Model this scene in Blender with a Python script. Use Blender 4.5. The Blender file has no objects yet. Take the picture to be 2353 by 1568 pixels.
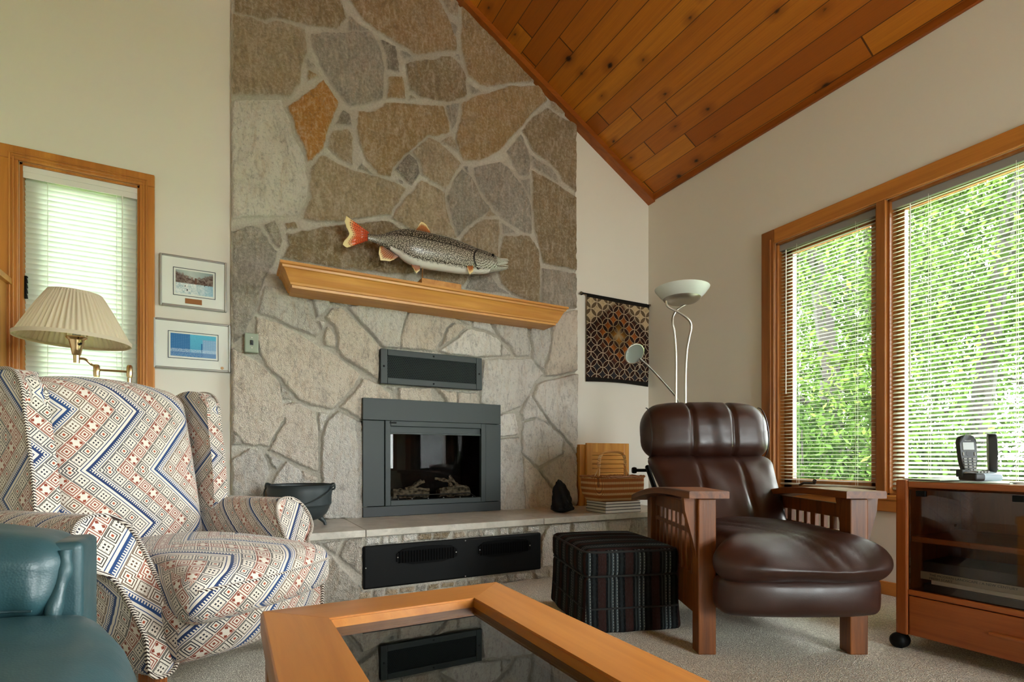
import bpy, bmesh, math, random
import numpy as np
from mathutils import Vector, Matrix
random.seed(7); RNG = np.random.default_rng(11)
SC = bpy.context.scene
COL = SC.collection
PI = math.pi

# ------------------------------------------------------------------ camera, world, light, exposure
FPX, CX, HY, ZC = 1200.0, 1176.5, 1053.0, 0.77       # focal length / principal column / horizon row for a 2353 px wide frame
YAW = math.atan2(CX - 529.0, FPX)
SY, CY = math.sin(YAW), math.cos(YAW)
cam_data = bpy.data.cameras.new('camera'); cam = bpy.data.objects.new('camera', cam_data); COL.objects.link(cam)
cam_data.sensor_width = 36.0; cam_data.lens = FPX / 2353.0 * 36.0
cam_data.shift_y = (HY - 784.0) / 2353.0
cam_data.clip_start = 0.02; cam_data.clip_end = 300
cam.location = (0, 0, ZC); cam.rotation_euler = (PI / 2, 0, -YAW)
SC.camera = cam

SC.view_settings.view_transform = 'Standard'; SC.view_settings.look = 'None'
SC.view_settings.gamma = 1.0; SC.view_settings.use_curve_mapping = False
SC.view_settings.exposure = EXPOSURE = 2.38
SC.cycles.use_denoising = True
SC.cycles.max_bounces = 10; SC.cycles.diffuse_bounces = 6; SC.cycles.glossy_bounces = 4
SC.cycles.transmission_bounces = 6; SC.cycles.transparent_max_bounces = 12
SC.cycles.sample_clamp_indirect = 6.0
SC.cycles.caustics_reflective = False; SC.cycles.caustics_refractive = False

world = bpy.data.worlds.new('overcast_sky'); SC.world = world; world.use_nodes = True
wn = world.node_tree; wn.nodes.clear()
w_out = wn.nodes.new('ShaderNodeOutputWorld'); w_bg = wn.nodes.new('ShaderNodeBackground')
w_tc = wn.nodes.new('ShaderNodeTexCoord'); w_sep = wn.nodes.new('ShaderNodeSeparateXYZ'); w_rp = wn.nodes.new('ShaderNodeValToRGB')
wn.links.new(w_tc.outputs['Generated'], w_sep.inputs[0]); wn.links.new(w_sep.outputs[2], w_rp.inputs[0])
w_rp.color_ramp.elements[0].color = (0.80, 0.84, 0.86, 1); w_rp.color_ramp.elements[0].position = 0.0
w_rp.color_ramp.elements[1].color = (1.0, 1.0, 1.0, 1); w_rp.color_ramp.elements[1].position = 0.9
wn.links.new(w_rp.outputs[0], w_bg.inputs[0]); w_bg.inputs[1].default_value = 7.0
wn.links.new(w_bg.outputs[0], w_out.inputs[0])

sun_d = bpy.data.lights.new('sun', 'SUN'); sun = bpy.data.objects.new('sun', sun_d); COL.objects.link(sun)
sun_d.energy = 3.0; sun_d.angle = math.radians(8); sun_d.color = (1.0, 0.95, 0.86)
sun.rotation_euler = Vector((0.62, -0.10, -0.78)).to_track_quat('-Z', 'Y').to_euler()   # high over the roof from the left, onto the trees

def portal(name, loc, rot, sx, sy):        # sampling guides at the window openings (they give no light of their own)
    d = bpy.data.lights.new(name, 'AREA'); d.shape = 'RECTANGLE'; d.size = sx; d.size_y = sy
    d.cycles.is_portal = True
    o = bpy.data.objects.new(name, d); o.location = loc; o.rotation_euler = rot; COL.objects.link(o)

# ------------------------------------------------------------------ pixel -> place helpers
def dirpx(x):
    r = (x - CX) / FPX
    return SY + CY * r, CY - SY * r
def W(lat, d, z):                            # camera-aligned lateral / depth / height
    return Vector((SY * d + CY * lat, CY * d - SY * lat, z))
def pd(x, y, d): return W((x - CX) / FPX * d, d, ZC + (HY - y) / FPX * d)
def onY(x, y, Y):
    a, b = dirpx(x); d = Y / b; return Vector((a * d, Y, ZC + d * (HY - y) / FPX))
def onX(x, y, X):
    a, b = dirpx(x); d = X / a; return Vector((X, b * d, ZC + d * (HY - y) / FPX))
def onZ(x, y, z):
    a, b = dirpx(x); d = (ZC - z) * FPX / (y - HY); return Vector((a * d, b * d, z))

# ------------------------------------------------------------------ object helpers
def setp(o, label=None, cat=None, group=None, kind=None):
    if label: o['label'] = label
    if cat: o['category'] = cat
    if group: o['group'] = group
    if kind: o['kind'] = kind
    return o
def thing(name, label, cat, loc=(0, 0, 0), rz=0.0, group=None):
    o = bpy.data.objects.new(name, None); COL.objects.link(o)
    o.location = loc; o.rotation_euler = (0, 0, rz); o.empty_display_size = 0.1
    return setp(o, label, cat, group)
def structure(name):
    o = bpy.data.objects.new(name, None); COL.objects.link(o); o['kind'] = 'structure'; return o
def copy_tree(o, parent=None):
    c = o.copy(); COL.objects.link(c); c.parent = parent
    for ch in list(o.children): copy_tree(ch, c)
    return c

class MB:
    """collects geometry for ONE mesh"""
    def __init__(s): s.v = []; s.f = []; s.uv = []; s.mi = []; s.off = None
    def add(s, verts, faces, uvs=None, mi=0):
        b = len(s.v); s.v += [tuple(p) for p in verts]
        for k, f in enumerate(faces):
            s.f.append(tuple(i + b for i in f)); s.uv.append(uvs[k] if uvs else None); s.mi.append(mi)
        return s
    def box(s, lo, hi, bev=0.0, M=None, mi=0, seg=2):
        bm = bmesh.new(); bmesh.ops.create_cube(bm, size=1.0)
        c = [(a + b) / 2 for a, b in zip(lo, hi)]; e = [abs(b - a) for a, b in zip(lo, hi)]
        for v in bm.verts: v.co = Vector((c[0] + v.co.x * e[0], c[1] + v.co.y * e[1], c[2] + v.co.z * e[2]))
        if bev > 0: bmesh.ops.bevel(bm, geom=list(bm.edges), offset=min(bev, min(e) * .45), segments=seg, affect='EDGES', profile=0.5)
        return s.frombm(bm, M, mi)
    def frombm(s, bm, M=None, mi=0):
        if M is not None: bm.transform(M)
        bm.verts.index_update()
        s.add([v.co.copy() for v in bm.verts], [[v.index for v in f.verts] for f in bm.faces], None, mi); bm.free(); return s
    def tube(s, pts, r, n=10, closed=False, caps=True, mi=0):
        P = [Vector(p) for p in pts]; m = len(P); rr = r if isinstance(r, (list, tuple)) else [r] * m
        T = []
        for i in range(m):
            a = P[(i - 1) % m] if (closed or i > 0) else P[i]; b = P[(i + 1) % m] if (closed or i < m - 1) else P[i]
            T.append((b - a).normalized())
        N = T[0].orthogonal().normalized(); rings = []; verts = []
        for i in range(m):
            N = (N - T[i] * N.dot(T[i]))
            N = N.normalized() if N.length > 1e-6 else T[i].orthogonal().normalized()
            B = T[i].cross(N)
            for k in range(n):
                a = 2 * PI * k / n; verts.append(P[i] + (N * math.cos(a) + B * math.sin(a)) * rr[i])
        F = []
        for i in range(m if closed else m - 1):
            j = (i + 1) % m
            for k in range(n):
                q = (k + 1) % n; F.append((i * n + k, i * n + q, j * n + q, j * n + k))
        if caps and not closed: F += [tuple(reversed(range(n))), tuple((m - 1) * n + k for k in range(n))]
        return s.add(verts, F, None, mi)
    def lathe(s, prof, n=32, M=None, mi=0, closed=False):
        V = []; F = []; m = len(prof)
        for r, z in prof:
            for k in range(n):
                a = 2 * PI * k / n; p = Vector((r * math.cos(a), r * math.sin(a), z)); V.append(M @ p if M is not None else p)
        for i in range(m if closed else m - 1):
            j = (i + 1) % m
            for k in range(n):
                q = (k + 1) % n; F.append((i * n + k, i * n + q, j * n + q, j * n + k))
        if not closed:
            if prof[0][0] > 1e-5: F.append(tuple(reversed(range(n))))
            if prof[-1][0] > 1e-5: F.append(tuple((m - 1) * n + k for k in range(n)))
        return s.add(V, F, None, mi)
    def prism(s, poly, depth, M, bev=0.0, mi=0, seg=2):
        """2-D polygon (x, y) extruded 0..depth along +z of M; uv in metres"""
        bm = bmesh.new(); uvl = bm.loops.layers.uv.new('uv')
        n = len(poly); a = [bm.verts.new((x, y, 0)) for x, y in poly]; b = [bm.verts.new((x, y, depth)) for x, y in poly]
        per = [0.0]
        for i in range(n): per.append(per[-1] + math.dist(poly[i], poly[(i + 1) % n]))
        f0 = bm.faces.new(list(reversed(a))); f1 = bm.faces.new(b)
        for f in (f0, f1):
            for l in f.loops: l[uvl].uv = (l.vert.co.x, l.vert.co.y)
        for i in range(n):
            j = (i + 1) % n; f = bm.faces.new((a[i], a[j], b[j], b[i]))
            for l, uv in zip(f.loops, ((0, per[i]), (0, per[i + 1]), (depth, per[i + 1]), (depth, per[i]))): l[uvl].uv = uv
        if bev > 0:
            ed = [e for e in bm.edges if e.verts[0].co.z == e.verts[1].co.z]
            bmesh.ops.bevel(bm, geom=ed, offset=bev, segments=seg, affect='EDGES', profile=0.5)
        bmesh.ops.recalc_face_normals(bm, faces=list(bm.faces))
        bm.verts.index_update(); uvs = [[tuple(l[uvl].uv) for l in f.loops] for f in bm.faces]
        s.add([M @ v.co for v in bm.verts], [[v.index for v in f.verts] for f in bm.faces], uvs, mi); bm.free(); return s
    def rbox(s, sx, sy, sz, r, seg=(10, 8, 5), puff=(0, 0, 0), warp=None, M=None, mi=0, pk=.7, uvo=(0, 0)):
        """rounded, puffed cushion box centred on 0; uv in metres"""
        h = (sx / 2, sy / 2, sz / 2); r = min(r, min(h) * .999); axes = []
        for a in range(3):
            i = h[a] - r
            inner = list(np.linspace(-i, i, seg[a] + 1)) if i > 1e-4 else [0.0]
            o = [-h[a] + r * t for t in (0, .25, .5, .75)]
            axes.append(o + inner + [-x for x in reversed(o)])
        idx = {}; V = []; F = []; U = []
        def vid(p):
            k = (round(p[0], 5), round(p[1], 5), round(p[2], 5))
            if k not in idx:
                q = [max(-(h[a] - r), min(h[a] - r, p[a])) for a in range(3)]
                d = Vector([p[a] - q[a] for a in range(3)]); d = d.normalized() * r if d.length > 1e-9 else d
                c = Vector(q) + d; n = [c[a] / h[a] for a in range(3)]
                fall = [max(0.0, 1 - n[a] ** 2) ** pk for a in range(3)]
                c = Vector((c.x + puff[0] * n[0] * fall[1] * fall[2], c.y + puff[1] * n[1] * fall[0] * fall[2], c.z + puff[2] * n[2] * fall[0] * fall[1]))
                if warp: c = Vector(warp(c))
                if M is not None: c = M @ c
                idx[k] = len(V); V.append(c)
            return idx[k]
        for ax in range(3):
            u, v = [(1, 2), (2, 0), (0, 1)][ax]
            for sg in (-1, 1):
                A, B = axes[u], axes[v]
                for i in range(len(A) - 1):
                    for j in range(len(B) - 1):
                        quad = []; uvq = []
                        for (p, q) in ((i, j), (i + 1, j), (i + 1, j + 1), (i, j + 1)):
                            c = [0, 0, 0]; c[ax] = sg * h[ax]; c[u] = A[p]; c[v] = B[q]; quad.append(vid(c))
                            if ax == 0: uv = (c[1] + sg * h[0] * 1.0, c[2])
                            elif ax == 1: uv = (c[0], c[2])
                            else: uv = (c[0], c[1] + h[1] + h[2])
                            uvq.append((uv[0] + uvo[0], uv[1] + uvo[1]))
                        if sg < 0: quad.reverse(); uvq.reverse()
                        if len(set(quad)) == 4: F.append(quad); U.append(uvq)
        return s.add(V, F, U, mi)
    def build(s, name, mats, parent=None, smooth=True, ang=35, label=None):
        me = bpy.data.meshes.new(name); me.from_pydata(s.v, [], s.f)
        for m in (mats if isinstance(mats, (list, tuple)) else [mats]): me.materials.append(m)
        if any(s.mi): me.polygons.foreach_set('material_index', s.mi)
        if any(u is not None for u in s.uv):
            ul = me.uv_layers.new(name='uv'); flat = []
            for f, u in zip(s.f, s.uv):
                for k in range(len(f)): flat += list(u[k]) if u else [0.0, 0.0]
            ul.data.foreach_set('uv', flat)
        me.update()
        if smooth:
            me.polygons.foreach_set('use_smooth', [True] * len(me.polygons)); me.set_sharp_from_angle(angle=math.radians(ang))
        o = bpy.data.objects.new(name, me); COL.objects.link(o)
        if parent: o.parent = parent
        if label: o['label'] = label
        return o

def chaikin(p, it=2, closed=True):
    for _ in range(it):
        q = []; n = len(p)
        for i in range(n if closed else n - 1):
            a, b = p[i], p[(i + 1) % n]
            q.append(tuple(.75 * x + .25 * y for x, y in zip(a, b))); q.append(tuple(.25 * x + .75 * y for x, y in zip(a, b)))
        p = q if closed else [p[0]] + q + [p[-1]]
    return p
def bez(pts, n=24):                       # Catmull-Rom through the points
    P = [Vector(p) for p in pts]; P = [2 * P[0] - P[1]] + P + [2 * P[-1] - P[-2]]; out = []
    m = len(P) - 3
    for i in range(m):
        k = max(2, n // m)
        for j in range(k):
            t = j / k; a, b, c, d = P[i:i + 4]
            out.append(.5 * ((2 * b) + (c - a) * t + (2 * a - 5 * b + 4 * c - d) * t * t + (3 * b - a - 3 * c + d) * t ** 3))
    out.append(P[-2]); return out
XZ = Matrix(((1, 0, 0, 0), (0, 0, 1, 0), (0, 1, 0, 0), (0, 0, 0, 1)))        # poly (x, z), depth towards +y
YZ = Matrix(((0, 0, 1, 0), (1, 0, 0, 0), (0, 1, 0, 0), (0, 0, 0, 1)))        # poly (y, z), depth towards +x
def T(x, y, z): return Matrix.Translation((x, y, z))
def R(a, ax): return Matrix.Rotation(a, 4, ax)

def lettering(body, size, mat, parent, M, align='LEFT', ext=.0002):
    cu = bpy.data.curves.new('lettering', 'FONT'); cu.body = body; cu.size = size; cu.align_x = align; cu.extrude = ext
    t = bpy.data.objects.new('lettering_curve', cu); COL.objects.link(t); me = bpy.data.meshes.new_from_object(t); bpy.data.objects.remove(t)
    me.materials.clear(); me.materials.append(mat); me.transform(M)
    o = bpy.data.objects.new('lettering', me); COL.objects.link(o); o.parent = parent; return o

# ------------------------------------------------------------------ node helpers
def lin(c):
    if isinstance(c, str):
        c = c.lstrip('#'); c = [int(c[i:i + 2], 16) / 255 for i in (0, 2, 4)]
    return tuple(x / 12.92 if x <= .04045 else ((x + .055) / 1.055) ** 2.4 for x in c[:3]) + (1.0,)
class S:
    def __init__(s, nt, k): s.nt = nt; s.k = k
    def op(s, o, b=None, c=None):
        n = s.nt.nodes.new('ShaderNodeMath'); n.operation = o
        for i, x in enumerate((s, b, c)):
            if x is None: continue
            if isinstance(x, S): s.nt.links.new(x.k, n.inputs[i])
            else: n.inputs[i].default_value = float(x)
        return S(s.nt, n.outputs[0])
    def __add__(s, b): return s.op('ADD', b)
    def __sub__(s, b): return s.op('SUBTRACT', b)
    def __mul__(s, b): return s.op('MULTIPLY', b)
    def __truediv__(s, b): return s.op('DIVIDE', b)
    def lt(s, b): return s.op('LESS_THAN', b)
    def gt(s, b): return s.op('GREATER_THAN', b)
    def fl(s): return s.op('FLOOR')
    def fr(s): return s.op('FRACT')
    def ab(s): return s.op('ABSOLUTE')
    def mx(s, b): return s.op('MAXIMUM', b)
    def mn(s, b): return s.op('MINIMUM', b)
    def mod(s, b): return s.op('FLOORED_MODULO', b)
    def btw(s, a, b): return s.gt(a) * s.lt(b)
    def inv(s): return (s * -1.0) + 1.0
class Mat:
    def __init__(s, name, rough=.6, spec=.5, metal=0.0):
        s.m = bpy.data.materials.new(name); s.m.use_nodes = True; s.nt = s.m.node_tree
        s.b = s.nt.nodes['Principled BSDF']; s.out = s.nt.nodes['Material Output']
        s.b.inputs['Roughness'].default_value = rough; s.b.inputs['Metallic'].default_value = metal
        s.b.inputs['Specular IOR Level'].default_value = spec
    def new(s, t): return s.nt.nodes.new(t)
    def coord(s, kind='Object'): return s.new('ShaderNodeTexCoord').outputs[kind]
    def mapv(s, vec, scale=(1, 1, 1), loc=(0, 0, 0), rot=(0, 0, 0)):
        n = s.new('ShaderNodeMapping'); n.inputs['Scale'].default_value = scale; n.inputs['Location'].default_value = loc
        n.inputs['Rotation'].default_value = rot; s.nt.links.new(vec, n.inputs[0]); return n.outputs[0]
    def xyz(s, vec):
        n = s.new('ShaderNodeSeparateXYZ'); s.nt.links.new(vec, n.inputs[0]); return [S(s.nt, o) for o in n.outputs]
    def comb(s, x, y, z=0.0):
        n = s.new('ShaderNodeCombineXYZ')
        for i, q in enumerate((x, y, z)):
            if isinstance(q, S): s.nt.links.new(q.k, n.inputs[i])
            else: n.inputs[i].default_value = q
        return n.outputs[0]
    def noise(s, vec, scale, detail=3, rough=.55, dist=0.0):
        n = s.new('ShaderNodeTexNoise'); n.inputs['Scale'].default_value = scale; n.inputs['Detail'].default_value = detail
        n.inputs['Roughness'].default_value = rough; n.inputs['Distortion'].default_value = dist
        if vec is not None: s.nt.links.new(vec, n.inputs['Vector'])
        return S(s.nt, n.outputs['Fac'])
    def vor(s, vec, scale, out='Distance', feature='F1', rand=1.0, dim='3D'):
        n = s.new('ShaderNodeTexVoronoi'); n.voronoi_dimensions = dim; n.feature = feature; n.inputs['Scale'].default_value = scale; n.inputs['Randomness'].default_value = rand
        if vec is not None: s.nt.links.new(vec, n.inputs['Vector'])
        return S(s.nt, n.outputs[out])
    def white(s, vec):
        n = s.new('ShaderNodeTexWhiteNoise'); n.noise_dimensions = '3D'; s.nt.links.new(vec, n.inputs['Vector']); return S(s.nt, n.outputs['Value'])
    def ramp(s, f, stops, const=False):
        n = s.new('ShaderNodeValToRGB'); cr = n.color_ramp; cr.interpolation = 'CONSTANT' if const else 'LINEAR'
        while len(cr.elements) < len(stops): cr.elements.new(0.5)
        for e, (p, c) in zip(cr.elements, stops): e.position = p; e.color = lin(c) if not isinstance(c, tuple) else c
        s.nt.links.new(f.k, n.inputs[0]); return n.outputs[0]
    def rng(s, f, a, b, c=0.0, d=1.0, smooth=False):
        n = s.new('ShaderNodeMapRange'); n.clamp = True
        if smooth: n.interpolation_type = 'SMOOTHSTEP'
        s.nt.links.new(f.k, n.inputs[0])
        for i, x in zip((1, 2, 3, 4), (a, b, c, d)): n.inputs[i].default_value = x
        return S(s.nt, n.outputs[0])
    def mix(s, f, a, b, mode='MIX'):
        n = s.new('ShaderNodeMix'); n.data_type = 'RGBA'; n.blend_type = mode; n.clamp_factor = True
        for sock, x in ((n.inputs[0], f), (n.inputs[6], a), (n.inputs[7], b)):
            if isinstance(x, S): s.nt.links.new(x.k, sock)
            elif isinstance(x, bpy.types.NodeSocket): s.nt.links.new(x, sock)
            elif isinstance(x, (int, float)): sock.default_value = x
            else: sock.default_value = lin(x)
        return n.outputs[2]
    def color(s, c):
        if isinstance(c, bpy.types.NodeSocket): s.nt.links.new(c, s.b.inputs['Base Color'])
        else: s.b.inputs['Base Color'].default_value = lin(c)
        return s
    def rough(s, f): s.nt.links.new(f.k, s.b.inputs['Roughness']); return s
    def bump(s, h, strength=.3, dist=.01):
        n = s.new('ShaderNodeBump'); n.inputs['Strength'].default_value = strength; n.inputs['Distance'].default_value = dist
        s.nt.links.new(h.k, n.inputs['Height']); s.nt.links.new(n.outputs[0], s.b.inputs['Normal']); return s
# ------------------------------------------------------------------ materials
def plain(name, c, rough=.6, spec=.5, metal=0.0): return Mat(name, rough, spec, metal).color(c).m
def wood(name, light, dark, axis='X', scale=1.0, rough=.38, bump=.12, pore=.25, spec=.5):
    m = Mat(name, rough, spec); i = 'XYZ'.index(axis)
    sc = [16 * scale] * 3; sc[i] = 1.1 * scale
    v = m.mapv(m.coord(), tuple(sc)); n1 = m.noise(v, 1.0, 5, .6, 1.2)
    s2 = [120 * scale] * 3; s2[i] = 5 * scale
    v2 = m.mapv(m.coord(), tuple(s2)); n2 = m.noise(v2, 1.0, 3, .6)
    s3 = [3.0 * scale] * 3; s3[i] = .5
    n3 = m.noise(m.mapv(m.coord(), tuple(s3)), 1.0, 2)
    g = m.rng(n1, .28, .72)
    c = m.mix(g, dark, light); c = m.mix(m.rng(n2, .52, .70) * pore, c, dark)
    c = m.mix(m.rng(n3, .3, .7) * .22, c, dark)
    m.color(c); m.bump(n2 * .5 + n1, bump, .003)
    return m.m
OAK = {a: wood('honey_oak_' + a.lower(), '#dda452', '#b57530', a) for a in 'XYZ'}
TRIM = {a: wood('window_oak_' + a.lower(), '#cf8c3e', '#a4632a', a, .8) for a in 'XYZ'}
TRIMD = {a: wood('window_oak_dark_' + a.lower(), '#a86a30', '#7c4517', a, .8) for a in 'XYZ'}
TABLE = {a: wood('table_cherry_' + a.lower(), '#c3823a', '#a26226', a, .7, .33, .05, .3) for a in 'XY'}
TABLEZ = wood('table_cherry_z', '#c07c36', '#985a22', 'Z', .7)
MISSION = {a: wood('mission_oak_' + a.lower(), '#884a10', '#432105', a, 1.3, .42, .2, .25) for a in 'XYZ'}
CAB = {a: wood('cabinet_oak_' + a.lower(), '#ad6027', '#7e3c10', a, 1.0, .36, .1, .35) for a in 'XYZ'}
LEGW = wood('chair_leg_wood', '#a2602c', '#6f3a14', 'Z', 1.0, .3)
PALEOAK = {a: wood('pale_oak_' + a.lower(), '#d39a55', '#b0722f', a, 1.2, .5) for a in 'XYZ'}
HUTCH = wood('hutch_oak', '#c08a48', '#96622a', 'Z', .8)

def m_wall():
    m = Mat('painted_plaster', .85, .25); n = m.noise(m.coord(), 260, 3, .6)
    m.color('#dcd8cd'); m.bump(n, .12, .002); return m.m
WALL = m_wall()
def m_carpet():
    m = Mat('beige_carpet', .95, .1); co = m.coord()
    a = m.noise(co, 240, 4, .75); b = m.vor(co, 210); d = m.noise(co, 6, 3)
    f = m.rng(a * .75 + b * .55, .40, .78)
    c = m.mix(f, '#958c7b', '#f3eee0'); c = m.mix(m.rng(d, .35, .65) * .18, c, '#bfb29f')
    m.color(c); m.bump(a + b * 1.0 + d * .6, .7, .009); return m.m
CARPET = m_carpet()
def m_ceiling():
    m = Mat('knotty_pine_planks', .42, .4); x, y, z = m.xyz(m.coord())
    t = x * (1.1437 / .137); i = t.fl(); f = t.fr()
    r0 = m.white(m.comb(i, 3.1, 1.7))
    yy = y + r0 * 2.3; L = 1.75; j = (yy / L).fl(); fy = (yy / L).fr()
    rnd = m.white(m.comb(i, j, 5.0))
    seam = (f - .5).ab().gt(.482); joint = (fy - .5).ab().gt(.4975)
    gv = m.comb(t * 1.7 + rnd * 31, y * .55 + rnd * 17, rnd * 9)
    g1 = m.noise(gv, 1.6, 5, .6, 1.4); gv2 = m.comb(t * 14.0 + rnd * 13, y * 2.2, rnd * 5); g2 = m.noise(gv2, 1.5, 3, .6)
    c = m.ramp(rnd, [(0, '#984e0f'), (.3, '#ac6015'), (.65, '#b96f1b'), (1, '#c57c22')])
    c = m.mix(m.rng(g1, .35, .68) * .40, c, '#8a4a12')
    c = m.mix(m.rng(g2, .5, .75) * .35, c, '#7a3a0e')
    # knots: sparse warped dark spots with a lighter ring of swirled grain
    kv = m.comb(t * .55 + m.noise(gv, 3.0, 2) * .10, y * 2.6 + m.noise(gv2, 1.0, 2) * .08, 0.0)
    kd = m.vor(kv, 1.0, dim='2D'); kc = m.new('ShaderNodeTexVoronoi'); kc.voronoi_dimensions = '2D'; m.nt.links.new(kv, kc.inputs['Vector']); kc.inputs['Scale'].default_value = 1.0
    kr = S(m.nt, m.xyz(kc.outputs['Color'])[0].k)
    size = m.rng(kr, .3, 1.0, .02, .085)
    c = m.mix(m.rng(kd - size, -.02, .16).inv() * kr.gt(.3) * .6, c, '#6d3208')
    c = m.mix(m.rng(kd - size * .8, -.03, .015).inv() * kr.gt(.3), c, '#2c1203')
    c = m.mix((seam.mx(joint)) * .85, c, '#3a1a06')
    m.color(c); m.bump((seam.mx(joint)) * -1.0 + g2 * .1, .5, .006); return m.m
CEIL = m_ceiling()
CEILTRIM = {a: wood('ceiling_trim_' + a.lower(), '#a3571a', '#7c3c0c', a, .8) for a in 'XY'}

def m_stone(name='flagstone'):
    m = Mat(name, .5, .95); at = m.new('ShaderNodeAttribute'); at.attribute_name = 'stone'; co = m.coord()
    ms = m.new('ShaderNodeAttribute'); ms.attribute_name = 'mask'; mask = S(m.nt, ms.outputs['Fac'])
    n1 = m.noise(co, 5, 5, .6, 1.0); n2 = m.noise(co, 60, 4, .7); n3 = m.noise(m.mapv(co, (4, 4, 1.6), rot=(0, .5, 0)), 3.0, 4, .6, 2.0)
    v = m.vor(co, 170)
    c = at.outputs['Color']
    c = m.mix(m.rng(n3, .50, .72) * .32, c, '#b0823f')
    c = m.mix(m.rng(n1, .30, .46).inv() * .35, c, '#a79f94')
    n4 = m.noise(m.mapv(co, (1, 1, .35), rot=(0, .7, 0)), 26, 5, .75, 1.0)
    c = m.mix(m.rng(n4, .50, .66) * .35, c, '#efe8dc'); c = m.mix(m.rng(n4, .34, .48).inv() * .40, c, '#5f574b')
    c = m.mix(m.rng(n2, .50, .70) * .40, c, '#efe9de'); c = m.mix(m.rng(n2, .30, .46).inv() * .38, c, '#544b40')
    mo = m.mix(m.rng(m.noise(co, 90, 3, .6), .3, .7), '#bfb8aa', '#d3cdc0')
    c = m.mix(mask, mo, c)
    m.color(c); m.rough(m.rng(n2, .35, .7, .48, .26) * mask + mask.inv() * .9)
    m.bump(n2 * 1.6 + n1 * .8 + v * .6 * mask + n4 * .8, .9, .014); return m.m
STONE = m_stone()
def m_slab():
    m = Mat('grey_limestone', .35, .5); co = m.coord(); n = m.noise(co, 7, 6, .65, .6); n2 = m.noise(co, 30, 4)
    c = m.mix(m.rng(n, .3, .7), '#a19c90', '#c9c4b8'); c = m.mix(m.rng(n2, .55, .7) * .35, c, '#7a7267'); m.color(c)
    m.bump(n2, .1, .003); return m.m
SLAB = m_slab()
def m_fabric():
    """woven south-western pattern: mirrored diagonal rows of nested squares, rails and comb stripes"""
    m = Mat('patterned_tapestry', .9, .15)
    uvn = m.new('ShaderNodeUVMap'); uvn.uv_map = 'uv'; u, v, _ = m.xyz(uvn.outputs[0])
    P = .42; h = .041; q = 1 / math.sqrt(2)
    vf = ((v / P).fr() - .5).ab() * P
    a = (u * -1.0 + vf) * q + 10 * h; b = (u + vf) * q + 40 * h
    B = b / h; A = a / h; row = B.fl().mod(8.0); fb = B.fr(); fa = A.fr(); par = A.fl().mod(2.0)
    ed = (fa - .5).ab().mx((fb - .5).ab())
    rnd = row / 8.0 + .06
    sq = ed.btw(.36, .43).mx(ed.btw(.20, .27)).mx(ed.lt(.09))                 # nested squares
    dots = ((fa * 4.0).fr() - .5).ab().mx(((fb * 4.0).fr() - .5).ab())
    dsq = ed.btw(.37, .43).mx(dots.lt(.27) * ed.lt(.33))                      # framed dotted square
    four = ((fa * 2.0).fr() - .5).ab() + ((fb * 2.0).fr() - .5).ab() * .8
    fsq = ed.btw(.38, .44).mx(four.lt(.28) * ed.lt(.36))                      # four little diamonds
    kA = rnd.btw(0, .13).mx(rnd.btw(.50, .63))                                # rail rows
    kB = rnd.btw(.25, .38).mx(rnd.btw(.75, .88))                              # red rows with four diamonds
    cell = sq * par + dsq * par.inv()
    cell = cell * kB.inv() + (fsq * par + sq * par.inv()) * kB
    rail = fb.btw(.36, .56).mx(fb.btw(.08, .15)).mx(fb.btw(.84, .90)).mx(((fa * 5.0).fr().gt(.5)) * fb.btw(.56, .76))
    sep = fb.lt(.055) * kA.inv()
    mask = (cell * kA.inv()).mx(rail * kA).mx(sep)
    rowc = m.ramp(rnd, [(0, '#22355c'), (.125, '#2e2f3a'), (.25, '#7c3a2a'), (.375, '#35302d'), (.5, '#24406c'), (.625, '#5a4638'), (.75, '#86402c'), (.875, '#2f2d35')], True)
    rowc = m.mix(ed.lt(.09) * par * kA.inv(), rowc, '#94452c')
    th = m.noise(m.comb(u * 900.0, v * 260.0, 0.0), 1.0, 2); base = m.mix(m.rng(th, .3, .7), '#c6bdae', '#dcd4c7')
    c = m.mix(mask, base, rowc)
    c = m.mix(m.rng(th, .55, .8) * .25, c, '#8f8577')
    m.color(c); m.bump(th + mask * .5, .35, .002); m.b.inputs['Sheen Weight'].default_value = .15; return m.m
FABRIC = m_fabric()
def m_cord():
    m = Mat('twisted_cord', .9, .1); uvn = m.coord('Object'); x, y, z = m.xyz(uvn)
    c = m.mix(((x + y + z) * 95.0).fr().gt(.5), '#d9d0c2', '#3a2f2c'); m.color(c); return m.m
CORD = m_cord()
def leather(name, c1, c2, rough=.36, grain=260, bump=.18, wr=9, wrs=.7, spec=.5):
    m = Mat(name, rough, spec); co = m.coord(); n = m.noise(co, wr, 2, .5); v = m.vor(co, grain); w = m.noise(co, 3.0, 2)
    m.color(m.mix(m.rng(w * .6 + n * .5, .3, .75), c1, c2)); m.rough(m.rng(n, .3, .7, rough - .08, rough + .12))
    w2 = m.noise(co, wr, 2, .4, 0.0); m.bump(w2 * wrs + v * .07, bump, .02); return m.m
BROWN = leather('brown_leather', '#231009', '#34190f', .40, 300, .08, 11, .6, .45)
TEAL = leather('teal_leather', '#1b363a', '#2f4e53', .42, 240, .14, 8, .7)
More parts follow.
